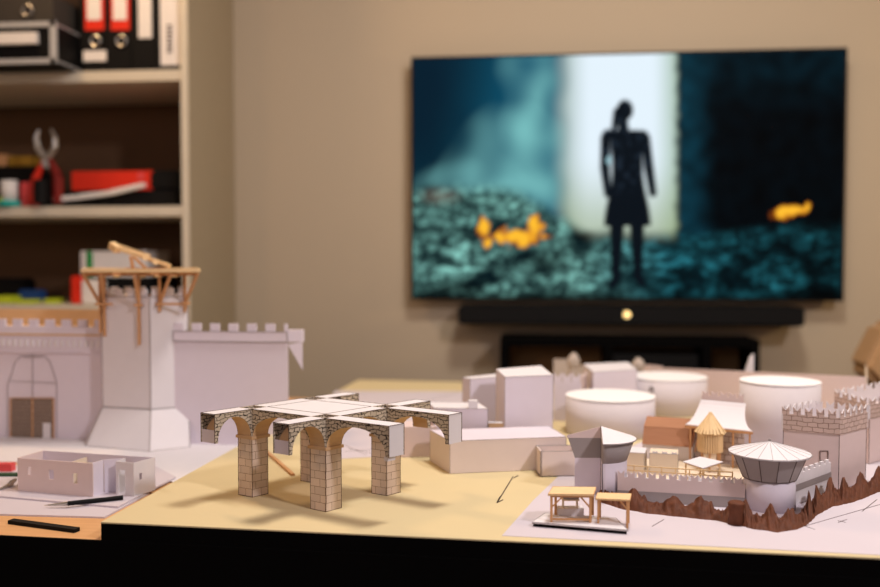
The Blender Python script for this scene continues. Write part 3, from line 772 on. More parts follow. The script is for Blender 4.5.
# stick hut
hc_ = GD(712, 1.27); S3 = 1.27 / F
def hh_(py): return H(hc_, py)
hut = thing('stick_hut', 'little round wooden hut with a conical roof of sticks', 'hut', V3(hc_, fz))
mb = MB()
N = 26
for i in range(N):
    t = 2 * math.pi * i / N; rr = (15 + random.uniform(-.8, .8)) * S3
    d = Vector((math.cos(t), math.sin(t)))
    mb.beam(V3(hc_ + d * rr, hh_(432) + random.uniform(-.001, .001)), V3(hc_ + d * .0006, hh_(413) + random.uniform(0, .001)), .0038 * 1.0, .0012)
mb.build('conical_roof', 'balsa', hut)
mb = MB(); rr = 11.5 * S3
for i in range(30):
    t = 2 * math.pi * i / 30; d = Vector((math.cos(t), math.sin(t))); p = hc_ + d * rr
    mb.beam(V3(p, hh_(451)), V3(p, hh_(431)), .0021)
mb.tube(V3(hc_, hh_(450)), V3(hc_, hh_(432)), rr * .93, n=20, mi=1)
mb.build('drum_wall', ['balsa', 'balsa2'], hut)
mb = MB()
for x, y in ((-9, -3), (9, -3), (0, 9), (-3, -9)): p = hc_ + r2 * x * S3 + f2 * y * S3; mb.beam(V3(p, fz), V3(p, hh_(449)), .002)
mb.prism([hc_ + r2 * x * S3 + f2 * y * S3 for x, y in ((-8, -8), (4, -8), (4, 4), (-8, 4))], fz, hh_(452), 1)
mb.build('stilts', ['balsa2', 'cream'], hut)
# flat canopy
kp = [G(683, 461.5, BZ + .035), G(703, 468, BZ + .035), G(723, 461.5, BZ + .035), G(700, 456.5, BZ + .035)]
can = thing('flat_canopy', 'tiny white flat-roofed canopy on wooden posts in front of the stick hut', 'canopy', V3(sum(kp, Vector((0, 0))) / 4, fz))
MB().prism(kp, BZ + .0338, BZ + .035).build('roof', 'white', can)
mb = MB(); kk = inset(kp, .85)
for p in kk: mb.beam(V3(p, fz), V3(p, BZ + .0338), .0018)
for a, b in zip(kk, kk[1:] + kk[:1]): mb.beam(V3(a, BZ + .0325), V3(b, BZ + .0325), .0016); mb.beam(V3(a, BZ + .013), V3(b, BZ + .013), .0012)
mb.build('post_frame', 'balsa', can)
# two cream huts behind the rail
def cream_box(px0, px1, D, yt, label, notch):
    a, b = GD(px0, D), GD(px1, D - .01); n_ = Vector((-(b - a).y, (b - a).x)).normalized(); z = H(a, yt); L = dist(a, b)
    t = thing('cream_hut', label, 'paper building', V3((a + b) / 2, fz), 'small cream card huts behind the front wall')
    MB().prism([a, b, b + n_ * .035, a + n_ * .035], fz, z).outline(.0005).build('body', ['cream', 'grey'], t)
    d = (b - a).normalized()
    if notch: MB().slab(a - n_ * .0, b - n_ * .0, merlons(L, z, z + .0005, .003, L / 3, L / 3 * .5, 'tail', L / 9), .0012).build('parapet', 'white', t)
    else: MB().prism([a - d * .001 - n_ * .001, b + d * .001 - n_ * .001, b + n_ * .036, a + n_ * .036], z, z + .001).build('flat_roof', 'white', t)
cream_box(622, 646, 1.25, 452, 'plain cream card hut right beside the wedge-cut turret', False)
cream_box(651, 680, 1.245, 453, 'cream card hut with notched top below the brown barn', True)
# courtyard floor, slightly raised tan card
MB().prism([GD(628, 1.15), GD(758, 1.13), GD(775, 1.24), GD(760, 1.4), GD(640, 1.42)], fz, fz + .0008).build('courtyard_floor', 'cream', label='pale tan card floor of the fortress courtyard', category='card floor')
# ---------------------------------------------------------------- clay rocks
path = [(598, 499, 506), (620, 504, 513), (645, 508, 517), (680, 512, 521), (712, 516, 524), (735, 520, 529), (752, 521, 533), (775, 525, 536), (795, 522, 533), (806, 513, 527), (815, 504, 518), (830, 496, 510), (842, 496, 508), (858, 491, 503), (875, 487, 496), (900, 482, 490)]
mb = MB(); N = 300; Mx = 12; grid = []
for i in range(N + 1):
    f = i / N * (len(path) - 1); k = min(int(f), len(path) - 2); g = f - k
    a, b = path[k], path[k + 1]; px = a[0] + (b[0] - a[0]) * g; yi = a[1] + (b[1] - a[1]) * g; yo = a[2] + (b[2] - a[2]) * g
    pi_, po = G(px, yi - 1.5, BZ), G(px + 3, yo - 3, BZ)
    row = []; D_ = .020
    pk = abs(math.sin(i * .15 + 2.0 * noise.noise(Vector((i * .03, 3, 0))))) ** 3.0
    pk = .007 + .017 * pk * (0.75 + .9 * noise.noise(Vector((i * .05, 9, 1)))) + .004 * abs(noise.noise(Vector((i * .3, 5, 1))))
    if px > 800: pk *= 1.25
    for j in range(Mx + 1):
        s = j / Mx
        n = noise.noise(Vector((i * .16, s * 5, 4)))
        side = .0015 * noise.noise(Vector((i * .3, s * 7, 8)))
        if s < .75: h = pk * (s / .75) ** 1.1 + (.0075 * noise.noise(Vector((i * .36, s * 2.0, 4))) + .002 * n) * min(1, s * 4) + .0022 * min(1, s * 6)
        else: h = pk * (1 - (s - .75) / .25 * .9)
        p = po.lerp(pi_, s) + e1 * side
        if j == 0: p = p + (po - pi_).normalized() * .003 * noise.noise(Vector((i * .09, 1, 1)))
        row.append(mb.bm.verts.new(V3(p, fz + (max(h, .0005) if 0 < j < Mx else 0))))
    grid.append(row)
for i in range(N):
    for j in range(Mx): fc = mb.bm.faces.new((grid[i][j], grid[i + 1][j], grid[i + 1][j + 1], grid[i][j + 1])); fc.smooth = True
bmesh.ops.recalc_face_normals(mb.bm, faces=mb.bm.faces[:])
mb.build('clay_rocks', 'clay', label='jagged brown clay rocks modelled along the foot of the fortress walls', category='clay rocks')
vc = G(736, 524.5, BZ)
MB().lathe(vc, [(0, fz), (.0095, fz), (.0075, fz + .012), (.009, fz + .022), (.0095, fz + .024), (.007, fz + .026), (0, fz + .025)], 20).build('clay_stump', 'clay', label='brown clay stump standing left of the cone-roofed turret', category='clay stump')
# ---------------------------------------------------------------- timber pavilion
pz = fz
pv = thing('timber_pavilion', 'small balsa pavilion with two flat roofs on a plank raft at the board edge', 'pavilion model', V3(G(580, 524, BZ), pz))
zd = BZ + .006; zR = BZ + .038; zR2 = BZ + .034
dk = [G(532, 522, zd), G(628, 530, zd), G(616, 518, zd), G(545, 513, zd)]
mb = MB().prism(dk, zd - .0015, zd, 0)
mb.outline(.0005).build('deck', ['white', 'grey'], pv)
mb = MB()
for f in (.1, .3, .44, .6, .76, .92):
    p = dk[0].lerp(dk[1], f); q = dk[3].lerp(dk[2], f); mb.beam(V3(p.lerp(q, .08), zd - .0035), V3(q, zd - .0035), .004, .004)
mb.beam(V3(dk[0].lerp(dk[3], .1), zd - .0045), V3(dk[1].lerp(dk[2], .1), zd - .0045), .003, .003)
mb.build('runners', 'matte', pv)
R1 = [G(548, 494, zR), G(593.5, 494.5, zR), G(596, 487, zR), G(553, 486.5, zR)]
MB().prism(R1, zR - .002, zR).outline(.0004).build('main_roof', ['balsa', 'balsa2'], pv)
R2 = [G(595.5, 498.5, zR2), G(630, 500, zR2), G(631.5, 493.5, zR2), G(597.5, 492.5, zR2)]
MB().prism(R2, zR2 - .0015, zR2).outline(.0004).build('side_roof', ['balsa', 'balsa2'], pv)
q = inset(R1, .86)
for p in q: MB().beam(V3(p, zd), V3(p, zR - .002), .0026).build('post', 'balsa2', pv)
mb = MB()
for i in (0, 1): 
    p = q[i]; s = .012 * (1 if i == 0 else -1); mb.beam(V3(p + dF * s, zR - .003), V3(p, zR - .016), .0016)
mb.beam(V3(q[0], zR - .003), V3(q[1], zR - .003), .002)
mb.beam(V3(q[0], zd + .003), V3(q[1], zd + .003), .002)
mb.build('bracing', 'balsa2', pv)
q = inset(R2, .84)
for p, zz_ in ((q[0], zd), (q[3], zd), (q[1], fz), (q[2], fz)): MB().beam(V3(p, zz_), V3(p, zR2 - .0015), .0022).build('post', 'balsa2', pv)
mb = MB()
mb.beam(V3(q[1], zR2 - .011), V3(q[1] - dF * .008, zR2 - .002), .0014)
mb.build('corner_brace', 'balsa2', pv)
kc = G(570, 514, zd)
MB().box((kc.x, kc.y, zd + .004), (.030, .014, .008), YAW, 0).build('plinth', 'white', pv)
mb = MB(); 
for dx in (-.008, .008):
    for dy in (-.005, .005): mb.box((kc.x + dx, kc.y + dy, zd + .0125), (.0018, .0018, .009), YAW)
mb.box((kc.x, kc.y, zd + .0178), (.020, .013, .0016), YAW)
mb.build('bench', 'cream', pv)
MB().solid([V3(kc + r2 * x + f2 * y, zd + .0187) for x, y in ((-.008, -.006), (.008, -.006), (.008, .006), (-.008, .006))], [V3(kc + r2 * x + f2 * y, zd + .0262) for x, y in ((-.013, -.008), (.013, -.008), (.013, .008), (-.013, .008))]).build('basin', 'grey', pv)
# ---------------------------------------------------------------- bookcase
bcx = W(235, 200, WY).x; fy = W(190, 200, WY).y
fY = None
# front depth where the side panel's front edge appears at column 190
d = ray(190, 260); fY = bcx / (d.x / d.y)
pw = .019; bw = 1.05
def WF(px, py): return W(px, py, fY)
bc = thing('bookcase', 'cream open bookcase with a dark brown back beside the television', 'bookcase', (bcx - bw / 2, (fY + WY) / 2, 0))
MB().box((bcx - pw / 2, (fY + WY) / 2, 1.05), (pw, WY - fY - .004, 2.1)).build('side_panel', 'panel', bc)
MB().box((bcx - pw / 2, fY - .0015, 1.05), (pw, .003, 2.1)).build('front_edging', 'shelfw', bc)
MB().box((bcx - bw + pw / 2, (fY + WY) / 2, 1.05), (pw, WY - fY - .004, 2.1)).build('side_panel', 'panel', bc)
MB().box((bcx - bw / 2, WY - .01, 1.05), (bw - 2 * pw, .012, 2.1)).build('back_panel', 'back', bc)
shz = []
for y0, y1 in ((70, 81), (206, 216), (305, 314), (430, 440), (560, 570)):
    z1_, z0_ = WF(140, y0).z, WF(140, y1).z; shz.append(z1_)
    MB().box((bcx - bw / 2, (fY + WY - .02) / 2 + .001, (z0_ + z1_) / 2), (bw - 2 * pw, WY - fY - .02, z1_ - z0_)).build('shelf', 'shelfw', bc)
MB().box((bcx - bw / 2, (fY + WY) / 2, 2.113), (bw, WY - fY, .026)).build('top_panel', 'panel', bc)
z1, z2, z3 = shz[0], shz[1], shz[2]
def bx_(px0, px1, z0, py_top, y0, y1, z1=None):
    """box standing on a shelf: columns at its front plane"""
    x0, x1 = W(px0, 200, y0).x, W(px1, 200, y0).x
    zt = z1 if z1 is not None else W((px0 + px1) / 2, py_top, y0).z
    return ((x0 + x1) / 2, (y0 + y1) / 2, (z0 + zt) / 2), (x1 - x0, y1 - y0, zt - z0)
# binders on the top shelf
for (a, b, kind, lab) in ((82.5, 107.5, 'red', 'black ring binder with red-edged label and a small white sticker below its ring'), (108.5, 133, 'red', 'black ring binder with red-edged label and only a finger ring below'),
                          (134, 157, 'narrow', 'black binder with a narrow plain white label'), (158, 181.5, 'wide', 'binder whose spine is nearly covered by a long white label')):
    fyb = fY + .012
    c, s = bx_(a, b, z1, 0, fyb, fyb + .27, z1 + .318)
    t = thing('ring_binder', lab, 'binder', (c[0], c[1], z1), 'ring binders on the top shelf')
    MB().box(c, s).build('cover', 'black', t)
    def lb(y0, y1, x0, x1, m, nm, off=.001):
        p = W(x0, y0, fyb); q = W(x1, y1, fyb)
        return MB().box(((p.x + q.x) / 2, fyb - off, (p.z + q.z) / 2), (abs(q.x - p.x), .0012, abs(p.z - q.z))).build(nm, m, t)
    if kind == 'red':
        lb(-22, 30, a + 2, b - 3, 'red', 'label_border'); lb(-22, 20, a + 4.5, b - 6, 'label', 'label', .0022)
        p = W((a + b) / 2 + 1, 41, fyb)
        tr_ = MB()
        for k in range(20):
            t0, t1 = 2 * math.pi * k / 20, 2 * math.pi * (k + 1) / 20
            tr_.tube((p.x + .013 * math.cos(t0), fyb - .003, p.z + .013 * math.sin(t0)), (p.x + .013 * math.cos(t1), fyb - .003, p.z + .013 * math.sin(t1)), .0025, n=6)
        tr_.build('finger_ring', 'steel', t)
        if a < 100: lb(51, 61, a + 1, b - 1, 'label', 'sticker')
    elif kind == 'narrow': lb(-15, 38, a + 4, b - 5, 'label', 'label')
    else:
        lb(-10, 65, a + 2, b - 1, 'label', 'label')
        for k in range(7): lb(25 + k * 4.2, 27.4 + k * 4.2, a + 9.5, a + 14, 'ink', 'writing', .0022)
# aluminium case
fyc = fY - .10
c, s = bx_(-52, 58.5, z1, 23, fyc, fyc + .30)
cs = thing('equipment_case', 'black case with aluminium edges projecting over the top shelf', 'case', (c[0], c[1], z1))
MB().box(c, s).build('body', 'black', cs)
mb = MB(); x0, x1, y0, y1, q0, q1 = c[0] - s[0] / 2, c[0] + s[0] / 2, c[1] - s[1] / 2, c[1] + s[1] / 2, c[2] - s[2] / 2, c[2] + s[2] / 2
w = .012
for z in (q0 + w / 2, q1 - w / 2):
    mb.box(((x0 + x1) / 2, y0 - .001, z), (s[0], w * .5, w)); mb.box((x1 - .001, (y0 + y1) / 2, z), (w * .5, s[1], w * .3))
for x in (x0 + w / 2, x1 - w / 2): mb.box((x, y0 - .001, (q0 + q1) / 2), (w * 1.4, w * .5, s[2]))
mb.build('edge_trim', 'alu', cs)
p = W(20, 39, fyc); MB().box((p.x - .03, y0 - .006, p.z), (.16, .012, .028)).build('handle', 'label', cs)
c2, s2 = bx_(-45, 56, q1 + .001, 0, fyc + .02, fyc + .29, q1 + .075)
fbx = thing('lying_binder', 'dark grey binder lying flat on top of the aluminium-edged case', 'binder', (c2[0], c2[1], q1 + .001))
MB().box(c2, s2).build('cover', mat('charcoal_card', (58, 52, 46), .8), fbx)
p = W(28, 11, fyc + .02); mb = MB()
for k in range(20):
    t0, t1 = 2 * math.pi * k / 20, 2 * math.pi * (k + 1) / 20
    mb.tube((p.x + .013 * math.cos(t0), fyc + .017, p.z + .013 * math.sin(t0)), (p.x + .013 * math.cos(t1), fyc + .017, p.z + .013 * math.sin(t1)), .0028, n=6)
mb.build('finger_ring', 'steel', fbx)
# second shelf
def simple(name, px0, px1, z0, pyt, y0, y1, m, label, cat):
    c, s = bx_(px0, px1, z0, pyt, y0, y1)
    mb = MB().box(c, s); bmesh.ops.bevel(mb.bm, geom=mb.bm.edges[:], offset=min(s) * .12, segments=2, affect='EDGES')
    return mb.build(name, m, label=label, category=cat)
yy = fY + .03
simple('black_folder', 62, 178, z2, 190, yy + .02, yy + .22, 'black', 'flat black folder under the long red box', 'folder')
zfo = W(120, 190, yy + .02).z
simple('black_folder', 150, 180, zfo, 170, yy + .02, yy + .22, 'black', 'black folder piled at the right end of the second shelf', 'folder')
c, s = bx_(72, 154, zfo + .0005, 171, yy + .03, yy + .09)
s_ = thing('long_red_box', 'long bright red box lying on the black folder', 'box', (c[0], c[1], zfo))
mb = MB().box(c, s); mb.build('body', 'red', s_)
p = W(141, 176, yy + .03); MB().box((p.x, yy + .0295, p.z), (.018, .001, .02)).build('sticker', 'coral', s_)
mb = MB()
pa = [W(52, 202, yy - .005), W(80, 199, yy - .005), W(110, 195, yy - .005), W(143, 187, yy - .005)]
for a, b in zip(pa, pa[1:]): mb.solid([a, b, b + Vector((0, .02, .001)), a + Vector((0, .02, .001))], [a + Vector((0, 0, .014)), b + Vector((0, 0, .012)), b + Vector((0, .02, .012)), a + Vector((0, .02, .014))])
mb.build('paper_bundle', 'label', label='bent bundle of white paper in front of the black folder', category='paper')
# pliers standing
pl = thing('pliers', 'pliers with red and black grips standing open jaw up on the shelf', 'pliers', (W(42, 200, yy).x, yy, z2))
def pp(px, py, o=0): q = W(px, py, yy - .0 + o); return q
MB().tube(pp(32, 203), pp(36, 178), .012, .011).tube(pp(36, 178), pp(44, 160), .011, .006).build('grip', 'red', pl)
MB().tube(pp(58, 203, .0), pp(58, 176), .014, .013).tube(pp(58, 176), pp(49, 158), .013, .006).build('grip', 'dred', pl)
mb = MB().tube(pp(46.5, 163, -.006), pp(46.5, 163, .01), .013, n=16)
arc = [(45, 158), (38, 148), (36, 138), (39, 130)]; arc2 = [(48, 158), (55, 148), (55, 138), (51, 129)]
for A_ in (arc, arc2):
    for (a, b), r0, r1 in zip(zip(A_, A_[1:]), (.009, .009, .007), (.009, .007, .003)): mb.tube(pp(*a), pp(*b), r0, r1)
mb.build('jaw', 'steel', pl)
MB().tube(W(41, 204, yy - .03) + Vector((0, 0, .001)), W(41, 180, yy - .03), .019, n=16).build('black_canister', 'black', label='small black canister in front of the pliers', category='canister')
jr = thing('jar', 'small white jar with a teal foot at the left of the second shelf', 'jar', (W(10, 200, yy).x, yy, z2))
cj = W(9.5, 200, yy - .01)
MB().lathe((cj.x, cj.y), [(0, z2), (.030, z2), (.030, z2 + .016), (0, z2 + .016)], 24).build('foot', 'teal', jr)
MB().lathe((cj.x, cj.y), [(0, z2 + .016), (.021, z2 + .016), (.021, z2 + .072), (0, z2 + .072)], 24).build('body', 'label', jr)
simple('lime_strip', -10, 5, z2, 198, yy - .03, yy - .015, 'lime', 'lime green stick at the far left of the second shelf', 'stick')
simple('coral_carton', 20, 30, z2, 182, yy, yy + .05, 'coral', 'coral carton between the white jar and the pliers', 'carton')
simple('black_carton', -20, 36, z2, 166, yy + .1, yy + .2, 'black', 'black carton behind the white jar', 'carton')
zz = W(5, 166, yy + .1).z
simple('ochre_packet', 8, 34, zz, 156, yy + .11, yy + .19, 'ochre', 'ochre packet on top of the black carton, right one', 'packet')
simple('brown_packet', -18, 6, zz, 154, yy + .11, yy + .19, 'balsa2', 'brown packet on top of the black carton, left one', 'packet')
# third shelf
c, s = bx_(80, 146, z3, 277, yy + .04, yy + .2)
simple('dark_carton', 82, 150, z3, 277, yy + .04, yy + .22, 'black', 'black carton carrying the white box with green stripe', 'carton')
zq = W(100, 277, yy + .04).z + .0005
wb = thing('striped_box', 'white box with one green stripe behind the wooden hoarding', 'box', (c[0], yy + .1, zq))
c, s = bx_(80, 145, zq, 251, yy + .04, yy + .2); MB().box(c, s).build('body', 'label', wb)
c, s = bx_(85.5, 91.5, zq, 251.5, yy + .038, yy + .04); MB().box(c, s).build('stripe', 'green', wb)
simple('red_packet', 69, 79, z3, 276, yy, yy + .05, 'red', 'narrow red packet standing on the third shelf', 'packet')
simple('pink_packet', 79.5, 100, z3, 280, yy, yy + .035, 'label', 'pale packet right of the narrow red one', 'packet')
simple('lime_block', 12, 30, z3, 300, yy - .02, yy + .03, 'lime', 'lime block nearest the front of the third shelf', 'block')
simple('lime_block', -8, 10, z3, 296, yy, yy + .05, 'lime', 'lime block at the far left of the third shelf', 'block')
simple('lime_block', 42, 55, z3, 299, yy, yy + .04, 'lime', 'lime block right of the blue box', 'block')
simple('blue_box', 16, 38, z3, 290, yy + .06, yy + .1, 'blue', 'small blue box behind the lime blocks', 'box')
simple('black_box', -15, 24, z3, 278, yy + .14, yy + .2, 'black', 'black box at the back left of the third shelf', 'box')
# ---------------------------------------------------------------- television
TY = 2.60
tl, tr2, bl = W(411, 57, TY), W(848, 47, TY), W(411, 299.5, TY)
x0, x1 = tl.x, tr2.x; zt, zb = (tl.z + tr2.z) / 2, bl.z
tv = thing('television', 'large flat wall-mounted television showing a misty ruin scene', 'television', ((x0 + x1) / 2, TY + .02, zb))
MB().box(((x0 + x1) / 2, TY + .018, (zt + zb) / 2), (x1 - x0, .03, zt - zb)).build('housing', 'black', tv)
MB().box(((x0 + x1) / 2, TY + .042, (zt + zb) / 2), (.4, .02, .3)).build('wall_bracket', 'matte', tv)
def rgb(r, g, b): return Vector(lin((r, g, b)))
def sst(a, b, x): t = max(0, min(1, (x - a) / (b - a))); return t * t * (3 - 2 * t)
def nz(x, y, s, o=0): return noise.noise(Vector((x / s, y / s, o)))
def capsule(x, y, ax_, ay_, bx2, by2, r0, r1):
    dx, dy = bx2 - ax_, by2 - ay_; t = max(0, min(1, ((x - ax_) * dx + (y - ay_) * dy) / (dx * dx + dy * dy)))
    return math.hypot(x - ax_ - dx * t, y - ay_ - dy * t) - (r0 + (r1 - r0) * t)
def figure(x, y):
    d = 99
    d = min(d, math.hypot((x - 625) / .8, y - 110) - 10.5)                        # head
    d = min(d, capsule(x, y, 618, 112, 614, 130, 5, 3))                            # hair
    d = min(d, capsule(x, y, 623, 120, 624, 135, 5, 6))
    for a in ((608, 135, 643, 136, 6, 6), (606, 138, 605, 168, 5.5, 5), (605, 168, 608, 194, 5, 4), (645, 138, 649, 168, 5.5, 5), (649, 168, 653, 193, 5, 4)): d = min(d, capsule(x, y, *a))
    if 134 < y < 226:
        hw = 18 - 2.5 * sst(136, 165, y) + 8 * sst(170, 226, y)
        d = min(d, abs(x - 627.5) - hw)
    for a in ((617, 224, 616, 278, 7.5, 4.5), (637, 224, 638, 276, 7.5, 4.5), (615, 281, 612, 284, 4.5, 4), (639, 279, 642, 283, 4.5, 4)): d = min(d, capsule(x, y, *a))
    return d
def pix(x, y):
    c = rgb(2, 10, 16)
    # left hall: dark blue with smoke
    sx_, sy_ = x + 22 * nz(x, y, 40, 21), y + 22 * nz(x, y, 40, 22)
    sm = .62 * max(0, 1 - math.hypot((sx_ - 512) / 78, (sy_ - 172) / 74)) ** .8 + .55 * max(0, 1 - math.hypot((sx_ - 535) / 40, (sy_ - 95) / 75)) + .35 * max(0, 1 - math.hypot((sx_ - 465) / 60, (sy_ - 196) / 40))
    sm = sm * (.85 + .9 * nz(x, y, 34, 2))
    haze = sst(425, 545, x) * (1 - sst(548, 580, x) * .3)
    c = c.lerp(rgb(10, 84, 112), .2 + .7 * haze) if x < 580 else c
    c = c.lerp(rgb(122, 192, 192), max(0, min(1, sm * 1.25)))
    c = c.lerp(rgb(4, 22, 40), .6 * (1 - sst(430, 520, x + .35 * (y - 60) + 14 * nz(x, y, 30, 5))) * (1 - sst(130, 190, y)))
    # bright doorway
    dl, dr = 562 + 5 * nz(x, y, 30, 7), 679 + 2 * nz(x, y, 10, 3)
    w = sst(dl - 14, dl + 14, x) * (1 - sst(dr - 8, dr + 3, x))
    dc = rgb(228, 242, 252).lerp(rgb(120, 150, 128), sst(560, 585, x) * 0 + (1 - sst(560, 592, x)) * .6)
    dc = dc.lerp(rgb(134, 168, 128), sst(650, 682, x) * .7)
    dc = dc.lerp(rgb(150, 168, 120), sst(150, 240, y) * .7)
    c = c.lerp(dc, w * (1 - sst(225, 250, y) * .8))
    if x > dr - 2: 
        k = sst(dr - 2, dr + 4, x)
        r = rgb(8, 48, 62).lerp(rgb(1, 5, 9), sst(680, 722, x) * (.8 + .2 * sst(60, 120, y))); r = r * (1 + .8 * nz(x, y, 16, 9))
        c = c.lerp(r, k)
    # rubble ground
    gy = 188 + 46 * sst(500, 600, x) + 4 * nz(x, 0, 20, 1) if x < 640 else 236 - 12 * sst(700, 830, x)
    g = sst(gy - 9, gy + 10, y)
    if g > 0:
        n = .5 + .42 * nz(x, y * 1.8, 15, 4) + .36 * nz(x + 3 * nz(x, y, 9, 3), y * 1.6, 7, 6) + .3 * nz(x, y * 1.5, 3.4, 8)
        big = .40 + 1.1 * nz(x, y * 1.8, 40, 11) + .5 * nz(x, y * 1.5, 19, 14)
        big += .35 * (1 - sst(195, 235, y)) * (1 - sst(560, 640, x)) + .4 * math.exp(-((x - 450) / 24) ** 2 - ((y - 268) / 9) ** 2)
        lum = max(0, min(1, (n - .36) * 1.6)) * max(.04, min(1, big + .12)) + .10 * max(0, min(1, big)) * (x < 1000)
        col = rgb(3, 22, 28).lerp(rgb(150, 222, 210).lerp(rgb(54, 158, 176), sst(560, 680, x)), lum)
        col = col * (1 - .6 * sst(700, 830, x)) * (1 - .6 * math.exp(-((x - 548) / 22) ** 2 - ((y - 262) / 9) ** 2)) * (1 - .7 * math.exp(-((x - 455) / 30) ** 2 - ((y - 288) / 9) ** 2))
        if x > 650: col = col * (.45 + .55 * min(1, abs(nz(x, y * 2.2, 22, 31)) * 3))
        col = col * (1 - .75 * sst(284, 300, y))
        c = c.lerp(col, g)
    # dark smoke patches beside the fires
    d1 = math.hypot((x - 585) / 18, (y - 236) / 8); c = c * (1 - .85 * max(0, 1 - d1))
    # fires
    def fire(cx, cy, rx, ry, o):
        q = 1 - math.hypot((x - cx) / rx, (y - cy) / ry) + .8 * nz(x, y * .9, 8, o)
        return max(0, min(1, q * 1.5))
    fr = max(fire(518, 238, 28, 11, 1), fire(535, 226, 9, 14, 2), fire(484, 228, 7, 14, 3), fire(488, 242, 6, 8, 8), fire(787, 212, 17, 8, 4), fire(808, 207, 5, 6, 5))
    if fr > 0: c = c.lerp(rgb(190, 70, 10).lerp(rgb(255, 190, 50), fr), min(1, fr * 1.8))
    gl = max(0, 1 - math.hypot((x - 440) / 26, (y - 196) / 12)); c = c.lerp(rgb(110, 62, 44), gl * .6)
    d = figure(x, y)
    k = 1 - sst(-1.5, 1.5, d)
    body = rgb(8, 16, 24) + rgb(36, 48, 62) * max(0, nz(x, y, 7, 12)) * (1 - sst(175, 200, y))
    c = c.lerp(body, k)
    if math.hypot((x - 609) / 2.2, (y - 160) / 5) < 1: c = rgb(150, 190, 200)
    return c
NX, NY = 290, 166
mb = bmesh.new(); g_ = []
m = .006; sx0, sx1, sz0, sz1 = x0 + m, x1 - m, zb + m, zt - m; cols = []
cl_ = mb.loops.layers.color.new('picture') if False else None
for j in range(NY + 1):
    for i in range(NX + 1):
        u, v = i / NX, j / NY
        g_.append(mb.verts.new((sx0 + (sx1 - sx0) * u, TY + .0018, sz0 + (sz1 - sz0) * v)))
        q = Vector((sx0 + (sx1 - sx0) * u, TY, sz0 + (sz1 - sz0) * v)) - CAM
        cols.append(pix(440 + F * q.dot(VR) / q.dot(VF), 293.5 - F * q.dot(VU) / q.dot(VF)))
for j in range(NY):
    for i in range(NX):
        a = j * (NX + 1) + i; mb.faces.new((g_[a], g_[a + 1], g_[a + NX + 2], g_[a + NX + 1]))
me = bpy.data.meshes.new('screen'); 
bmesh.ops.translate(mb, verts=mb.verts[:], vec=-Vector(tv['_o'])); mb.to_mesh(me); mb.free()
at = me.color_attributes.new('picture', 'FLOAT_COLOR', 'POINT')
flat = []
for c in cols: flat += [max(0, c[0]), max(0, c[1]), max(0, c[2]), 1]
at.data.foreach_set('color', flat)
ms = bpy.data.materials.new('screen_picture'); ms.use_nodes = True; nt = ms.node_tree; bs = nt.nodes['Principled BSDF']
an = nt.nodes.new('ShaderNodeVertexColor'); an.layer_name = 'picture'
bs.inputs['Base Color'].default_value = (0, 0, 0, 1); bs.inputs['Roughness'].default_value = .6; bs.inputs['Specular IOR Level'].default_value = .03
nt.links.new(an.outputs['Color'], bs.inputs['Emission Color']); bs.inputs['Emission Strength'].default_value = .84
SCREEN = bs
me.materials.append(ms); so = bpy.data.objects.new('screen', me); COL.objects.link(so); so.parent = tv
# soundbar
sb0, sb1 = W(458, 306, TY - .06), W(805, 327, TY - .06)
bar = thing('soundbar', 'long black soundbar with a small amber light below the television', 'soundbar', ((sb0.x + sb1.x) / 2, TY, sb1.z))
mb = MB().box(((sb0.x + sb1.x) / 2, (TY - .06 + WY) / 2 - .0005, (sb0.z + sb1.z) / 2), (sb1.x - sb0.x, WY - TY + .059, sb0.z - sb1.z))
bmesh.ops.bevel(mb.bm, geom=mb.bm.edges[:], offset=.006, segments=2, affect='EDGES')
mb.build('body', 'black', bar)
p = W(627, 314.5, TY - .06)
MB().tube((p.x, TY - .064, p.z), (p.x, TY - .0595, p.z), .010, n=20).build('status_light', 'led', bar)
# console
cy = WY - .16
k0, k1 = W(500, 338, cy), W(760, 338, cy)
cn = thing('media_console', 'low black open media cabinet under the television', 'cabinet', ((k0.x + k1.x) / 2, WY - .08, 0))
zt = k0.z; W_ = k1.x - k0.x; xm = (k0.x + k1.x) / 2
MB().box((xm, WY - .081, zt - .011), (W_, .158, .022)).build('top', 'matte', cn)
for x in (k0.x + .011, W(609, 350, cy).x, W(707, 350, cy).x, k1.x - .011): MB().box((x, WY - .081, (zt - .022) / 2), (.022, .158, zt - .022)).build('upright', 'matte', cn)
MB().box((xm, WY - .01, (zt - .022) / 2), (W_ - .03, .008, zt - .024)).build('back_panel', 'conback', cn)
MB().box((xm, WY - .081, zt - .16), (W_ - .03, .14, .018)).build('shelf', 'matte', cn)
dv0, dv1 = W(611, 350, cy + .01), W(700, 350, cy + .01)
MB().box(((dv0.x + dv1.x) / 2, cy + .05, zt - .16 + .009 + .055), (dv1.x - dv0.x - .01, .08, .11)).build('receiver_box', 'black', label='black box inside the cabinet under the television', category='receiver')
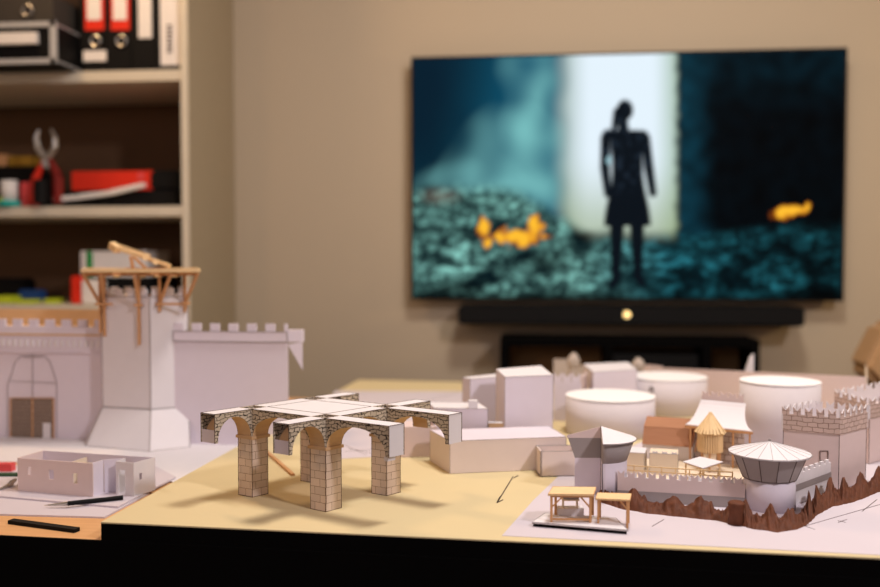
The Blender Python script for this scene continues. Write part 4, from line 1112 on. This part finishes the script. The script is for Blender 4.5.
# tan armchair corner at the right edge
ay0 = 2.2
ac = thing('armchair', 'tan armchair corner showing at the right picture edge', 'armchair', (W(905, 400, ay0).x + .2, ay0 + .05, 0))
p0, p1, p2 = W(864, 370, ay0), W(888, 324, ay0), W(904, 414, ay0)
mb = MB(); pts = [p0, p1, p1 + Vector((.5, 0, .02)), Vector((p1.x + .5, ay0, .45)), Vector((p2.x, ay0, .45)), p2]
mb.solid(pts, [p + Vector((0, .12, 0)) for p in pts]); bmesh.ops.bevel(mb.bm, geom=mb.bm.edges[:], offset=.015, segments=3, affect='EDGES')
mb.build('backrest', 'bfab', ac)
sxm = (p2.x + p1.x + .5) / 2
MB().box((sxm, ay0 - .02, .36), (p1.x + .5 - p2.x, .34, .18)).build('seat', 'bfab', ac)
for x in (-.2, .2):
    for y in (-.12, .12): MB().box((sxm + x, ay0 - .02 + y, .135), (.04, .04, .27)).build('leg', 'balsa2', ac)
# ---------------------------------------------------------------- light
def area(name, loc, target, size, power, color, shape='DISK'):
    l = bpy.data.lights.new(name, 'AREA'); l.shape = shape; l.size = size; l.energy = power; l.color = color
    o = bpy.data.objects.new(name, l); COL.objects.link(o); o.location = loc
    d = Vector(target) - Vector(loc); o.rotation_euler = d.to_track_quat('-Z', 'Y').to_euler()
    return o
area('right_lamp', (1.25, .0, 2.3), (0, 1.25, .78), .2, 19, (1.0, .93, .99))
area('rear_lamp', (-1.25, 2.0, 2.2), (-.1, 1.1, .78), .2, 8, (1.0, .66, .36))
area('warm_left_fill', (-1.6, -.3, 1.7), (.3, 1.2, .8), .3, 4, (1.0, .60, .34))  # warm fill added low at left to tint left-facing card sides
area('right_wall_fill', (2.1, 1.7, 1.5), (1.0, 2.6, .9), .3, 5, (1.0, .72, .36))  # unseen warm light added to brighten the right wall and armchair
area('ceiling_lamp', (.25, 1.25, 2.5), (.25, 1.25, 0), .35, 20, (1.0, .94, .88))
area('cool_front_fill', (-.7, -1.5, 1.8), (-.2, 1.4, 1.0), 1.2, 7, (.88, .84, 1.0))  # broad cool fill added behind the camera, no window there
w = bpy.data.worlds.new('world'); SC.world = w; w.use_nodes = True
bg = w.node_tree.nodes['Background']; bg.inputs[0].default_value = (1, .8, .6, 1); bg.inputs[1].default_value = .10
SC.view_settings.view_transform = 'Standard'; SC.view_settings.look = 'None'; SC.view_settings.exposure = .28; SC.view_settings.gamma = 1
SC.view_settings.use_curve_mapping = False
for o in SC.objects:
    if '_o' in o: del o['_o']
